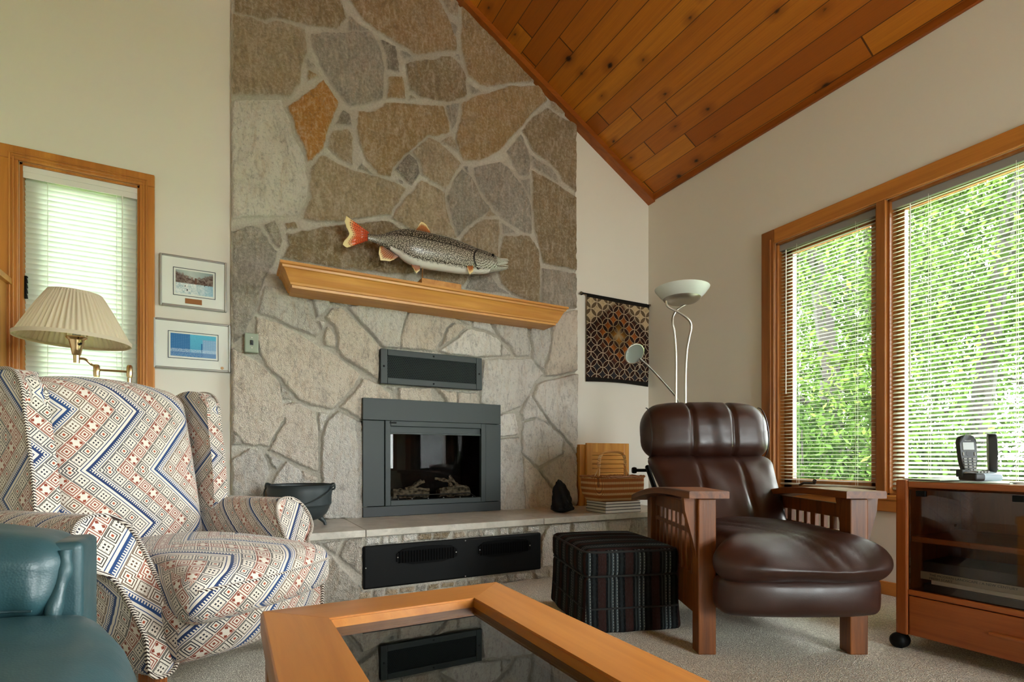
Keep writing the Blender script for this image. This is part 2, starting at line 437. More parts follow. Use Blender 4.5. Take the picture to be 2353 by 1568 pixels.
def m_ottoman():
    m = Mat('dark_stripe_weave', .95, .06); co = m.coord(); x, y, z = m.xyz(co); nx, ny, nz = m.xyz(m.coord('Normal'))
    side = ny.ab().lt(.6); cr = x * side.inv() + y * side; al = (y + z) * side.inv() + (x + z) * side
    t = (cr / .125 + .18).fr(); rib = m.noise(m.mapv(co, (300, 300, 90)), 1.0, 2)
    c = m.ramp(t, [(0, '#2a1a17'), (.16, '#0d0e0e'), (.24, '#2d3232'), (.30, '#181a1a'), (.36, '#3a4143'), (.44, '#161818'), (.52, '#3c4345'), (.60, '#0f1010'), (.68, '#1c1f20'), (.78, '#0b0c0c'), (.86, '#271916')], True)
    dash = (al * 75.0).fr().gt(.5); st = (t - .425).ab().lt(.011).mx((t - .575).ab().lt(.011)) * dash
    c = m.mix(st * .8, c, '#8b8e89'); c = m.mix(m.rng(rib, .5, .75) * .35, c, '#33383a'); m.color(c)
    m.bump(rib, .5, .003); return m.m
OTTO = m_ottoman()
IRON = plain('cast_iron', '#2b3233', .45, .45)
def m_gunmetal(name, c, rough):
    m = Mat(name, rough, .45); n = m.noise(m.coord(), 500, 2); m.color(c); m.bump(n, .08, .001); return m.m
GUN = m_gunmetal('slate_powder_coat', '#1e2827', .5); GUND = m_gunmetal('slate_powder_coat_dark', '#161d1e', .5)
BLACK = plain('black_metal', '#070808', .55, .15); SOOT = plain('firebox_black', '#0b0a09', .8, .2); SLOT = plain('black_gap', '#050505', .9, .05)
CHROME = plain('brushed_nickel', '#b5b0a6', .32, .5, 1.0); BRASS = plain('antique_brass', '#c9ae86', .22, .5, 1.0)
STEELF = plain('silver_frame', '#a9a8a4', .35, .5, .8)
def m_glass(name, tint=(1, 1, 1, 1), rough=0.0, ior=1.45, dark=1.0):
    m = bpy.data.materials.new(name); m.use_nodes = True; nt = m.node_tree; nt.nodes.clear()
    o = nt.nodes.new('ShaderNodeOutputMaterial'); mx = nt.nodes.new('ShaderNodeMixShader'); t = nt.nodes.new('ShaderNodeBsdfTransparent')
    g = nt.nodes.new('ShaderNodeBsdfGlossy'); f = nt.nodes.new('ShaderNodeFresnel'); f.inputs[0].default_value = ior
    t.inputs[0].default_value = tuple(x * dark for x in tint[:3]) + (1,); g.inputs['Roughness'].default_value = rough
    nt.links.new(f.outputs[0], mx.inputs[0]); nt.links.new(t.outputs[0], mx.inputs[1]); nt.links.new(g.outputs[0], mx.inputs[2]); nt.links.new(mx.outputs[0], o.inputs[0]); return m
PANE = m_glass('window_glass', (.96, .98, .97, 1)); FIREGLASS = m_glass('fireplace_glass', (.75, .74, .72, 1), .01, 1.32)
TABGLASS = m_glass('smoked_table_glass', (.50, .46, .40, 1), 0.0, 2.1); CABGLASS = m_glass('cabinet_glass', (.88, .85, .82, 1), 0.0, 1.45)
def m_translucent(name, c, tr, rough=.6, w=.35):
    m = bpy.data.materials.new(name); m.use_nodes = True; nt = m.node_tree; b = nt.nodes['Principled BSDF']; o = nt.nodes['Material Output']
    b.inputs['Base Color'].default_value = lin(c); b.inputs['Roughness'].default_value = rough
    t = nt.nodes.new('ShaderNodeBsdfTranslucent'); t.inputs[0].default_value = lin(tr); x = nt.nodes.new('ShaderNodeMixShader'); x.inputs[0].default_value = w
    nt.links.new(b.outputs[0], x.inputs[1]); nt.links.new(t.outputs[0], x.inputs[2]); nt.links.new(x.outputs[0], o.inputs[0]); return m
SLAT = m_translucent('white_blind_slats', '#eceee8', '#e6ebe2', .4, .45)
SLAT2 = m_translucent('white_vinyl_slats', '#d2d8cf', '#b9c9b6', .4, .10)
WHITE = plain('white_enamel', '#dddcd6', .4); CORDW = plain('white_cord', '#e4e4de', .8)
def m_shade():
    m = bpy.data.materials.new('pleated_shade_fabric'); m.use_nodes = True; nt = m.node_tree; b = nt.nodes['Principled BSDF']; o = nt.nodes['Material Output']
    b.inputs['Base Color'].default_value = lin('#d6c9b2'); b.inputs['Roughness'].default_value = .85
    t = nt.nodes.new('ShaderNodeBsdfTranslucent'); t.inputs[0].default_value = lin('#e2cfae'); x = nt.nodes.new('ShaderNodeMixShader'); x.inputs[0].default_value = .3
    nt.links.new(b.outputs[0], x.inputs[1]); nt.links.new(t.outputs[0], x.inputs[2]); nt.links.new(x.outputs[0], o.inputs[0]); return m
SHADE = m_shade(); OPAL = m_translucent('opal_glass', '#e6ebe6', '#dfe8e2', .15, .35)
def m_leaf(name, c1, c2, c3):
    m = bpy.data.materials.new(name); m.use_nodes = True; nt = m.node_tree; nt.nodes.clear(); o = nt.nodes.new('ShaderNodeOutputMaterial')
    g = nt.nodes.new('ShaderNodeNewGeometry'); r = nt.nodes.new('ShaderNodeValToRGB'); nt.links.new(g.outputs['Random Per Island'], r.inputs[0])
    r.color_ramp.elements.new(.5)
    for e, (p, c) in zip(r.color_ramp.elements, ((0, c1), (.5, c2), (1, c3))): e.position = p; e.color = lin(c)
    d = nt.nodes.new('ShaderNodeBsdfDiffuse'); t = nt.nodes.new('ShaderNodeBsdfTranslucent'); x = nt.nodes.new('ShaderNodeMixShader'); x.inputs[0].default_value = .5
    for n in (d, t): nt.links.new(r.outputs[0], n.inputs[0])
    nt.links.new(d.outputs[0], x.inputs[1]); nt.links.new(t.outputs[0], x.inputs[2]); nt.links.new(x.outputs[0], o.inputs[0]); return m
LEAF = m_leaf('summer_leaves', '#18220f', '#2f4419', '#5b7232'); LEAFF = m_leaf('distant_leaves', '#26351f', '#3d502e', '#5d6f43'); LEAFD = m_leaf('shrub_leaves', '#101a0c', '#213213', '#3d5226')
BARK = wood('tree_bark', '#241f19', '#100d0a', 'Z', 1.0, .9, .8)
def m_grass():
    m = Mat('lawn', .95, .1); n = m.noise(m.coord(), 3, 5); m.color(m.mix(n, '#4f7a2c', '#8aa653')); return m.m
LAWN = m_grass(); SIDING = plain('outside_siding', '#b8b2a4', .8)
WICKER1 = plain('wicker_honey', '#dca865', .5); WICKER2 = plain('wicker_light', '#e8c99c', .5); WICKERD = plain('wicker_brown', '#9c5f2a', .55)
def m_weave():
    m = Mat('wicker_weave', .5, .4); co = m.coord(); x, y, z = m.xyz(co)
    a = ((x + y * .6) * 120.0).fr(); bnd = (z * 26.0 + .15).fr()
    light = bnd.btw(.30, .72)
    c = m.mix(light, '#b9682a', '#e3ba86'); c = m.mix(a.lt(.32) * .75, c, '#6d3c18'); c = m.mix(((z * 150.0).fr()).lt(.25) * light.inv() * .5, c, '#7a451d')
    m.color(c); m.bump(a + (z * 150.0).fr() * .4, .8, .004); return m.m
WEAVE = m_weave()
PAPER = plain('page_edges', '#d8d4cb', .8); COVERW = plain('white_cover', '#dcdad6', .4); COVERD = plain('dark_cover', '#1d1c20', .4)
MATB = plain('picture_mat', '#dde0da', .7); INK = plain('dark_line', '#2b3b44', .6)
PLASTIC = plain('black_plastic', '#17191a', .45); SILV = plain('silver_plastic', '#9fb0bb', .35); KEY = plain('grey_keys', '#8d9089', .5); LCD = plain('grey_green_screen', '#6a7062', .25)
SWPL = plain('sage_switch_plate', '#8f9a88', .45)
def m_log():
    m = Mat('ceramic_log', .9, .1); co = m.coord(); n = m.noise(m.mapv(co, (8, 30, 30)), 1.0, 4, .7); v = m.vor(co, 38)
    c = m.mix(m.rng(n * .6 + v * .6, .3, .75), '#1b1714', '#b5a68f'); m.color(c); m.bump(n + v, 1.0, .02); return m.m
LOG = m_log()
EMBER = plain('ember_glass', '#cfd2d2', .15); ROCK = leather('black_coal', '#050506', '#0e0e10', .6, 60, .6, 16, 1.2, .2)
def m_fish():
    m = Mat('painted_fish_body', .3, .5); uvn = m.new('ShaderNodeUVMap'); uvn.uv_map = 'uv'; u, v, _ = m.xyz(uvn.outputs[0])
    co = m.comb(u * 1.0, v * .26, 0.0)
    n = m.noise(co, 60, 3); d = m.vor(m.comb(u + n * .006, v * .26 + n * .006, 0.0), 95.0, dim='2D')
    sp = m.rng(d, .22, .32).inv()
    back = m.mix(m.rng(v, .15, .55), '#15120e', '#3d362c')
    lines = (m.rng(m.noise(co, 110, 2, .5, 2.5), .475, .49)) * (m.rng(m.noise(co, 110, 2, .5, 2.5), .505, .52).inv())
    sp = sp.mx(lines * v.btw(.3, .8))
    c = m.mix(sp * .9, back, '#d8d2c2'); c = m.mix((v - .30).ab().lt(.016) * u.btw(.18, .74), c, '#241f19')
    belly = m.rng(v + m.noise(co, 40, 3) * .12, .90, .96) * u.gt(.16)
    c = m.mix(belly, c, '#e4e3dc')
    head = u.gt(.765)                                   # head: gill cover line, whitened cheek arcs
    arc = ((u - .79) * (u - .79) * 30.0 + (v - .45) * (v - .45) * 1.6).op('SQRT')
    gl = u - ((v - .5) * (v - .5) * .28 + .742); c = m.mix(gl.ab().lt(.0065) * v.btw(.08, .9), c, '#0a0907')
    c = m.mix(head * ((arc * 9.0).fr().lt(.22)) * v.gt(.5), c, '#c9cac2')
    m.color(c); return m.m
FISH = m_fish()
def m_fin(name, c1, c2, c3, rays=1):
    m = Mat(name, .35, .5); uvn = m.new('ShaderNodeUVMap'); uvn.uv_map = 'uv'; u, v, _ = m.xyz(uvn.outputs[0])
    c = m.ramp(u, [(0, c1), (.62, c2), (.86, c3), (1, c3)])
    dots = (((u * 11.0).fr() - .5).ab()).mx(((v * 13.0).fr() - .5).ab()).lt(.24) * u.lt(.82)
    c = m.mix(dots * .8, c, '#33140b'); c = m.mix(((v * 13.0).fr().lt(.1)) * .45, c, '#f0d7a0'); m.color(c); return m.m
FINT = m_fin('tail_fin_paint', '#b83410', '#e2551c', '#ead9a0'); FINB = m_fin('fin_paint', '#6b3217', '#b5662e', '#ead9a5')
def m_textile():
    m = Mat('quilted_hanging', .9, .15); x, y, z = m.xyz(m.coord())
    a = .084; q = 1 / math.sqrt(2)
    p = ((x + z) * q / a + 30.0).fr(); r = ((x - z) * q / a + 30.0).fr()
    def dist(cx, cy):
        dx, dy = p - cx, r - cy; return (dx * dx + dy * dy).op('SQRT')
    D = [dist(0, 0), dist(1, 0), dist(0, 1), dist(1, 1)]; cnt = D[0].lt(.7071)
    for d in D[1:]: cnt = cnt + d.lt(.7071)
    lens = cnt.gt(1.5); edge = (D[0] - .7071).ab()
    for d in D[1:]: edge = edge.mn((d - .7071).ab())
    line = edge.lt(.024)
    X = x / .37; Z = z / .34; n = m.noise(m.coord(), 14, 4, .7); n2 = m.noise(m.coord(), 60, 3, .7)
    dia = (X * 1.0).ab() + ((Z - .12) * .85).ab() + n * .25
    bg = m.ramp(dia, [(0, '#94794a'), (.24, '#8a5e26'), (.42, '#3c280f'), (.60, '#93501f'), (.80, '#542a16'), (1, '#241a16')])
    corner = m.rng(X.ab() * .75 + Z * .95 + n * .12, .95, 1.12); bg = m.mix(corner, bg, '#b09a78')
    bg = m.mix(m.rng(n2, .5, .72) * .5, bg, '#1a120c'); low = m.rng(Z * -1.0 + n * .3, .55, .95); bg = m.mix(low * .8, bg, '#2c2b30')
    le = m.mix(m.rng(dia, .1, .4), '#a98f68', '#2a1710'); le = m.mix(corner, le, '#5a4a34')
    c = m.mix(lens, bg, le); c = m.mix(line, c, m.mix(m.rng(dia, .3, 1.0), '#8a7a58', '#b8a68c'))
    bord = X.ab().gt(.965).mx(Z.ab().gt(.955)); c = m.mix(bord, c, '#1a1714'); m.color(c); m.bump(n2 + line * .6, .4, .004); return m.m
TEXTILE = m_textile()
# ------------------------------------------------------------------ room shell
YB, XR, XL, YR = 3.496, 3.259, -3.1, -4.0
RX, SL = 0.10, 0.555
def zroof(x): return 3.055 + SL * (XR - x) if x >= RX else 3.055 + SL * (XR - RX) - SL * (RX - x)
def kind(o, k='structure'): o['kind'] = k; return o

kind(MB().box((XL - .2, YR - .2, -.2), (XR + .2, YB + .2, 0)).build('floor', CARPET, smooth=False))
def wall_cols(name, xs, holes, y0, y1, axis='Y', top=None, mat=WALL):
    m = MB()
    for a, b in zip(xs[:-1], xs[1:]):
        cuts = sorted([(h[2], h[3]) for h in holes if h[0] <= a + 1e-6 and h[1] >= b - 1e-6]); z = 0.0
        for c0, c1 in cuts + [(None, None)]:
            if c0 is None: poly = [(a, z), (b, z), (b, top(b)), (a, top(a))]
            else: poly = [(a, z), (b, z), (b, c0), (a, c0)]
            if axis == 'Y': m.prism(poly, y1 - y0, T(0, y0, 0) @ XZ)
            else: m.prism(poly, y1 - y0, T(y0, 0, 0) @ YZ)
            z = c1
    return kind(m.build(name, mat, smooth=False))
LW = (-.935, -.436, .575, 2.265)                    # left window opening (x0, x1, z0, z1)
FB = (.90, 1.62, .41, 1.06)                         # firebox opening
wall_cols('wall_back', [XL, LW[0], LW[1], RX, FB[0], FB[1], XR + .15], [LW, FB], YB, YB + .16, 'Y', zroof)
R1 = (1.635, 2.268, .56, 2.225); R2 = (0.15, 1.585, .56, 2.225); R3 = (-1.5, 0.10, .56, 2.225); R4 = (-3.9, -1.7, .05, 2.6)  # R3 and R4 are out of view, added to let in more daylight
wall_cols('wall_right', [YR, R4[0], R4[1], R3[0], R3[1], R2[0], R2[1], R1[0], R1[1], YB + .16], [R1, R2, R3, R4], XR, XR + .16, 'X', lambda y: zroof(XR) + .0)
B2 = (1.3, 3.1, .5, 2.6)  # rear opening behind the camera, enlarged to bring in more daylight
wall_cols('wall_rear', [XL - .1, RX, B2[0], B2[1], XR + .1], [B2], YR - .16, YR, 'Y', zroof)
wall_cols('wall_left', [YR, YB], [], XL - .16, XL, 'X', lambda y: zroof(XL))
mc = MB()
mc.prism([(RX, zroof(RX)), (XR + .25, zroof(XR + .25)), (XR + .25, zroof(XR + .25) + .12), (RX, zroof(RX) + .12)], YB - YR + .8, T(0, YR - .4, 0) @ XZ)
mc.prism([(XL - .55, zroof(XL - .55)), (RX, zroof(RX)), (RX, zroof(RX) + .12), (XL - .55, zroof(XL - .55) + .12)], YB - YR + .8, T(0, YR - .4, 0) @ XZ)
kind(mc.build('ceiling', CEIL, smooth=False))
# ceiling trims
x0, x1 = .8, XR
kind(MB().prism([(x0, zroof(x0) - .05), (x1, zroof(x1) - .05), (x1, zroof(x1)), (x0, zroof(x0))], .082, T(0, YB - .082, 0) @ XZ).build('trim_1', CEILTRIM['X'], smooth=False))
kind(MB().box((XR - .02, YR, 3.018), (XR, YB, 3.066), .004).build('trim_2', CEILTRIM['Y'], smooth=False))
kind(MB().box((XR - .016, YR, 0), (XR, YB, .075), .004).build('baseboard_right', TRIM['Y'], smooth=False))
kind(MB().box((XL, YB - .016, 0), (-.02, YB, .085), .004).build('baseboard_back', TRIM['X'], smooth=False))

def casing_back(a, b, c, d, w, wl, mat):
    """casing around an opening in the back wall: reeded boards, mitre-like head"""
    m = MB(); y = YB
    for lo, hi in (((a - wl, y - .022, c - .09), (a, y, d)), ((b, y - .022, c - .09), (b + w, y, d))):
        m.box(lo, hi, .004)
    m.box((a - wl, y - .022, d), (b + w, y, d + w), .004)
    m.box((a - wl, y - .03, c - .09), (b + w, y, c), .004)
    for q in (.014, .028):                                         # raised beads of the moulding
        m.box((b + q, y - .028, c), (b + q + .008, y - .02, d + q), .003); m.box((a - q - .008, y - .028, c), (a - q, y - .02, d + q), .003)
        m.box((a - q - .008, y - .028, d + q), (b + q + .008, y - .02, d + q + .008), .003)
    return kind(m.build('trim_3', mat, smooth=False))
casing_back(*LW[:2], LW[2], LW[3], .068, .082, TRIM['Z'])

def window(name, lo, hi, axis, mat, sash=.035, sashmat=None, out=1):
    """structure empty > frame (jambs + sash), pane"""
    r = structure(name); m = MB(); (u0, u1, z0, z1) = lo
    def bx(a0, a1, d0, d1, c0, c1): return ((a0, d0, c0), (a1, d1, c1)) if axis == 'Y' else ((d0, a0, c0), (d1, a1, c1))
    D = hi; th = .16 * out
    for q in (bx(u0, u0 + .012, D, D + th, z0, z1), bx(u1 - .012, u1, D, D + th, z0, z1), bx(u0, u1, D, D + th, z0, z0 + .012), bx(u0, u1, D, D + th, z1 - .012, z1)):
        m.box(*[tuple(min(a, b) for a, b in zip(*q)), tuple(max(a, b) for a, b in zip(*q))])
    fr = m.build('frame', mat, r, smooth=False)
    m = MB(); d0, d1 = D + .07 * out, D + .115 * out
    for q in (bx(u0 + .012, u0 + .012 + sash, d0, d1, z0 + .012, z1 - .012), bx(u1 - .012 - sash, u1 - .012, d0, d1, z0 + .012, z1 - .012),
              bx(u0 + .012, u1 - .012, d0, d1, z0 + .012, z0 + .012 + sash), bx(u0 + .012, u1 - .012, d0, d1, z1 - .012 - sash, z1 - .012)):
        m.box(tuple(min(a, b) for a, b in zip(*q)), tuple(max(a, b) for a, b in zip(*q)), .004)
    m.build('sash', sashmat or mat, r, smooth=False)
    dm = D + .09 * out; q = bx(u0 + .03, u1 - .03, dm, dm + .004 * out, z0 + .03, z1 - .03)
    MB().box(tuple(min(a, b) for a, b in zip(*q)), tuple(max(a, b) for a, b in zip(*q))).build('pane', PANE, r, smooth=False)
    return r
w1 = window('window_1', LW, YB, 'Y', TRIM['Z'], .075)
MB().box((LW[0] + .012, YB + .02, 1.58), (LW[0] + .024, YB + .05, 1.70), .003).build('latch', BLACK, w1)
w2 = window('window_2', R1, XR, 'X', TRIMD['Z'], .06)
# crank on the sill of the small right-hand sash
p = onX(1828, 1118, XR + .03)
MB().tube([(XR + .015, R1[1] - .16, R1[2] + .035), (XR - .005, R1[1] - .20, R1[2] + .05), (XR - .012, R1[1] - .27, R1[2] + .052)], .008, 8).tube([(XR - .012, R1[1] - .27, R1[2] + .052), (XR - .03, R1[1] - .285, R1[2] + .07)], .011, 8).build('crank_handle', plain('bronze', '#3a3630', .4, .5, .6), w2)
w3 = window('window_3', R2, XR, 'X', TRIMD['Z'], .04)
window('window_added_4', R3, XR, 'X', TRIMD['Z']); window('window_added_5', R4, XR, 'X', TRIMD['Z'])  # added windows beyond the frame, there for their daylight
window('window_6', B2, YR, 'Y', TRIM['Z'], .04, None, -1)
m = MB(); x = XR                                          # casing of the right-hand window bank
m.box((x - .024, R1[1], R1[2] - .09), (x, R1[1] + .095, R1[3] + .095), .005).box((x - .03, R1[1] + .02, R1[2]), (x - .02, R1[1] + .032, R1[3] + .03), .003)
m.box((x - .024, R1[1] - .633, R1[2]), (x + .02, R2[1], R1[3]), .005)
m.box((x - .024, R3[1], R1[2]), (x + .02, R2[0], R1[3]), .005)
m.box((x - .024, R3[0] - .095, R1[2] - .09), (x, R3[0], R1[3] + .095), .005)
kind(m.build('trim_4', TRIMD['Z'], smooth=False))
m = MB(); m.box((x - .024, R3[0], R1[3]), (x, R1[1], R1[3] + .095), .005)
m.box((x - .032, R3[0], R1[2] - .09), (x, R1[1], R1[2] - .02), .005).box((x - .045, R3[0], R1[2] - .025), (x + .01, R1[1], R1[2] + .002), .005)
kind(m.build('trim_5', TRIM['Y'], smooth=False))

for nm, loc, rot, sx, sy in (('portal_a', (XR + .17, .45, 1.39), (0, PI / 2, 0), 1.7, 3.7), ('portal_b', (XR + .17, -2.77, 1.25), (0, PI / 2, 0), 2.4, 2.05),
                             ('portal_d', (2.2, YR - .17, 1.55), (PI / 2, 0, 0), 1.8, 2.1),
                             ('portal_e', (-.68, YB + .17, 1.42), (-PI / 2, 0, 0), .5, 1.7)):
    portal(nm, loc, rot, sx, sy)

# ------------------------------------------------------------------ mini blinds
def blind(name, label, width, height, tilt, pitch, mat, M, head=(.026, .042), cords=2, chord=.025, valance=False, wand=None, slack=0):
    """local frame: x along the slats, z up (0 = top), y towards the room"""
    r = thing(name, label, 'blind', M.to_translation(), M.to_euler().z, None)
    hr = MB().box((0, -.014, -head[1]), (width, head[0] - .014, 0), .002)
    if valance: hr.box((-.012, .016, -.060), (width + .012, .021, .006), .002).box((-.012, .021, -.030), (width + .012, .0245, -.004), .002)
    hr.build('headrail', WHITE if valance else plain('grey_headrail', '#8d8b88', .4), r, smooth=False)
    m = MB(); z = -head[1] - .012; n = int((height - head[1] - .03) / pitch); ch = chord / 2
    prof = [(-ch, -.0012), (-ch * .4, .0012), (ch * .4, .0012), (ch, -.0012)]; c, s_ = math.cos(tilt), math.sin(tilt)
    for k in range(n):
        z = -head[1] - .012 - k * pitch; rr = random.uniform(-.03, .03); c, s_ = math.cos(tilt + rr), math.sin(tilt + rr)
        V = []
        for xx in (.004, width - .004):
            V += [(xx, y * c - q * s_, z + y * s_ + q * c) for y, q in prof]
        m.add(V, [(i, i + 1, i + 5, i + 4) for i in range(3)])
    m.build('slats', mat, r)
    zb = z - pitch
    MB().box((.004, -.012, zb - .012), (width - .004, .012, zb), .004).build('bottom_rail', mat, r)
    for k in range(cords):
        xx = width * (k + .5) / cords if cords > 2 else width * (.2 + .6 * k)
        MB().tube([(xx, ch * .95, -.03), (xx, ch * .95, zb)], .0011, 5).tube([(xx, -ch * .95, -.03), (xx, -ch * .95, zb)], .0011, 5).build('ladder_cord', CORDW, r)
    if wand: MB().tube([(wand, .02, -.05), (wand, .022, -wand * 0 - height * .62)], .0032, 6).build('tilt_wand', CORDW, r)
    return r
blind('venetian_blind', 'narrow white blind with half closed slats in the tall window behind the pleated lamp', LW[1] - LW[0] - .02, LW[3] - LW[2] - .02, math.radians(56), .0262, SLAT2,
      T(LW[1] - .01, YB + .03, LW[3] - .012) @ R(PI, 'Z'), cords=2, chord=.030, valance=True, wand=.07)
blind('venetian_blind', 'white blind with open slats in the narrower window pane beside the leather recliner', R1[1] - R1[0] - .02, R1[3] - R1[2] - .03, math.radians(-4), .0232, SLAT,
      T(XR + .035, R1[0] + .01, R1[3] - .012) @ R(PI / 2, 'Z'), cords=2, wand=.56)
blind('venetian_blind', 'wide white blind with tilted slats in the large window behind the cordless telephones', R2[1] - R2[0] - .02, R2[3] - R2[2] - .03, math.radians(-30), .0232, SLAT,
      T(XR + .035, R2[0] + .01, R2[3] - .012) @ R(PI / 2, 'Z'), cords=4, wand=1.32)

# ------------------------------------------------------------------ outside
kind(MB().box((XR + 3.5, -40, -.6), (60, 60, -.5)).box((-40, YB + 3, -.6), (XR + 3.5, 60, -.5)).build('ground', LAWN, smooth=False))
kind(MB().box((-40, -40, -.6), (XR + .3, YR - .3, -.5)).box((XR + .3, -40, -.6), (XR + 3.5, YB + 3, -.5)).box((-40, YB + .3, -.6), (XR + .3, YB + 3, -.5)).build('ground_bounce', plain('pale_bounce', '#b3ada3', .9), smooth=False))  # pale ground added near the house to cut green bounce indoors
def leafmesh(name, centers, size, spread, per, mat, parent, seed):
    g = np.random.default_rng(seed); n = len(centers) * per
    c = np.repeat(np.array(centers), per, 0) + g.normal(0, 1, (n, 3)) * spread * np.array([1, 1, .75])
    a = g.normal(0, 1, (n, 3)); a /= np.linalg.norm(a, axis=1)[:, None]; a[:, 2] -= .35
    b = np.cross(a, g.normal(0, 1, (n, 3))); b /= np.linalg.norm(b, axis=1)[:, None]
    s = size * g.uniform(.6, 1.4, (n, 1)); V = np.stack([c - a * s, c + b * s * .45, c + a * s, c - b * s * .45], 1).reshape(-1, 3)
    me = bpy.data.meshes.new(name); me.vertices.add(4 * n); me.vertices.foreach_set('co', V.astype(np.float32).ravel())
    me.loops.add(4 * n); me.loops.foreach_set('vertex_index', np.arange(4 * n, dtype=np.int32)); me.polygons.add(n)
    me.polygons.foreach_set('loop_start', np.arange(0, 4 * n, 4, dtype=np.int32)); me.polygons.foreach_set('loop_total', np.full(n, 4, np.int32))
    me.materials.append(mat); me.update(); o = bpy.data.objects.new(name, me); COL.objects.link(o); o.parent = parent; return o
def tree(label, x, y, h, crown, seed, clusters=110, per=90, tr=.17, lean=(0, 0), lo=.25, leaf=.05):
    r = thing('leafy_tree', label, 'tree', (x, y, -.5), 0, 'trees outside the right-hand windows'); g = random.Random(seed); m = MB()
    top = Vector((lean[0], lean[1], h * .8)); path = bez([(0, 0, 0), (lean[0] * .2 + .1, lean[1] * .2, h * .28), (lean[0] * .6 - .1, lean[1] * .6 + .1, h * .55), tuple(top)], 12)
    m.tube(path, [tr * (1 - .75 * i / (len(path) - 1)) for i in range(len(path))], 9); C = []
    for k in range(clusters):
        t = g.uniform(lo, 1.0); base = path[min(len(path) - 1, int(t * (len(path) - 1)))]; an = g.uniform(0, 2 * PI); rad = crown * (1.05 - .45 * t) * math.sqrt(g.uniform(.05, 1))
        C.append(tuple(base + Vector((math.cos(an) * rad, math.sin(an) * rad, g.uniform(-.3, .9) * crown * .45))))
        if k % 9 == 0: m.tube([base, base.lerp(Vector(C[-1]), .5) + Vector((0, 0, .15)), C[-1]], [tr * .32, tr * .2, .015], 6)
    m.build('trunk', BARK, r); leafmesh('foliage', C, leaf, .33, per, LEAF, r, seed); return r
def at(x, d): return W((x - CX) / FPX * d, d, 0).xy
def bush(label, x, y, rad, h, seed, clusters=34, per=130):
    r = thing('leafy_shrub', label, 'shrub', (x, y, -.5), 0, 'shrubs outside the right-hand windows'); g = random.Random(seed)
    C = [(g.uniform(-1, 1) * rad, g.uniform(-1, 1) * rad, g.uniform(.05, 1) * h) for _ in range(clusters)]
    m = MB()
    for c in C[::4]: m.tube([(c[0] * .2, c[1] * .2, 0), (c[0] * .7, c[1] * .7, c[2] * .6), c], [.03, .02, .008], 5)
    m.build('stems', BARK, r); leafmesh('foliage', C, .045, .26, per, LEAFD, r, seed); return r
TL = [('tall tree with a dark upright trunk framed by the narrow right-hand pane', 1905, 8.6, 9.5, 2.3, .21, (0, .2)),
      ('leafy tree close to the left edge of the narrow right-hand pane', 1800, 11.0, 9.0, 2.4, .17, (.3, .3)),
      ('leafy tree behind the upright of the window bank', 2035, 11.5, 10, 2.5, .16, (-.3, .2)),
      ('tree with a leaning forked trunk in the middle of the large right-hand pane', 2215, 8.2, 9.5, 2.1, .18, (.9, -.9)),
      ('leafy tree at the far right of the large right-hand pane', 2390, 9.6, 9.0, 2.3, .15, (-.2, .3)),
      ('pale leafy tree standing furthest back behind the narrow right-hand pane', 1960, 16.0, 12, 3.4, .2, (0, 0))]
for k, (lb, x, d, h, cr, tr, ln) in enumerate(TL):
    q = at(x, d); tree(lb, q.x, q.y, h, cr, 40 + k, 85 if k < 5 else 150, 150, tr, ln, (.14, .14, .2, .38, .40, .14)[k])
for k, (lb, x, d, rad, h) in enumerate([('low shrub under the narrow right-hand pane', 1850, 7.2, .9, 1.7), ('rounded shrub left of the two telephone handsets outside the large pane', 2110, 7.0, .9, 1.25),
                                        ('rounded shrub directly behind the telephone handsets outside the large pane', 2270, 6.6, .9, 1.15), ('shrub at the right-hand edge of the large pane', 2400, 6.6, .9, 1.3), ('taller shrub at the foot of the dark upright trunk', 1965, 9.0, 1.1, 2.2)]):
    q = at(x, d); bush(lb, q.x, q.y, rad, h, 80 + k)
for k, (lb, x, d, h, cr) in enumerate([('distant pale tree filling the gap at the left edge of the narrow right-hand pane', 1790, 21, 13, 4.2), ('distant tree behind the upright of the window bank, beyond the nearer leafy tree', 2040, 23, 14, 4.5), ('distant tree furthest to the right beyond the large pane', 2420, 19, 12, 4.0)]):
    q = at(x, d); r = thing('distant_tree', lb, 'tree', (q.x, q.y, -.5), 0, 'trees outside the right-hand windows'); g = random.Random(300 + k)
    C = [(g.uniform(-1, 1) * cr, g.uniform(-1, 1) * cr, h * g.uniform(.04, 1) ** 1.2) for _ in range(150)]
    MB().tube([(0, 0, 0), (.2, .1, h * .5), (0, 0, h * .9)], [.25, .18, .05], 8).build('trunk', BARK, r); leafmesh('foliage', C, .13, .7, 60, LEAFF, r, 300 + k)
q = at(260, 11.5); tree('pale tree seen through the blind of the tall left-hand window', q.x, q.y, 7.0, 1.9, 66, 80, 70, .13, (.2, 0), .2)
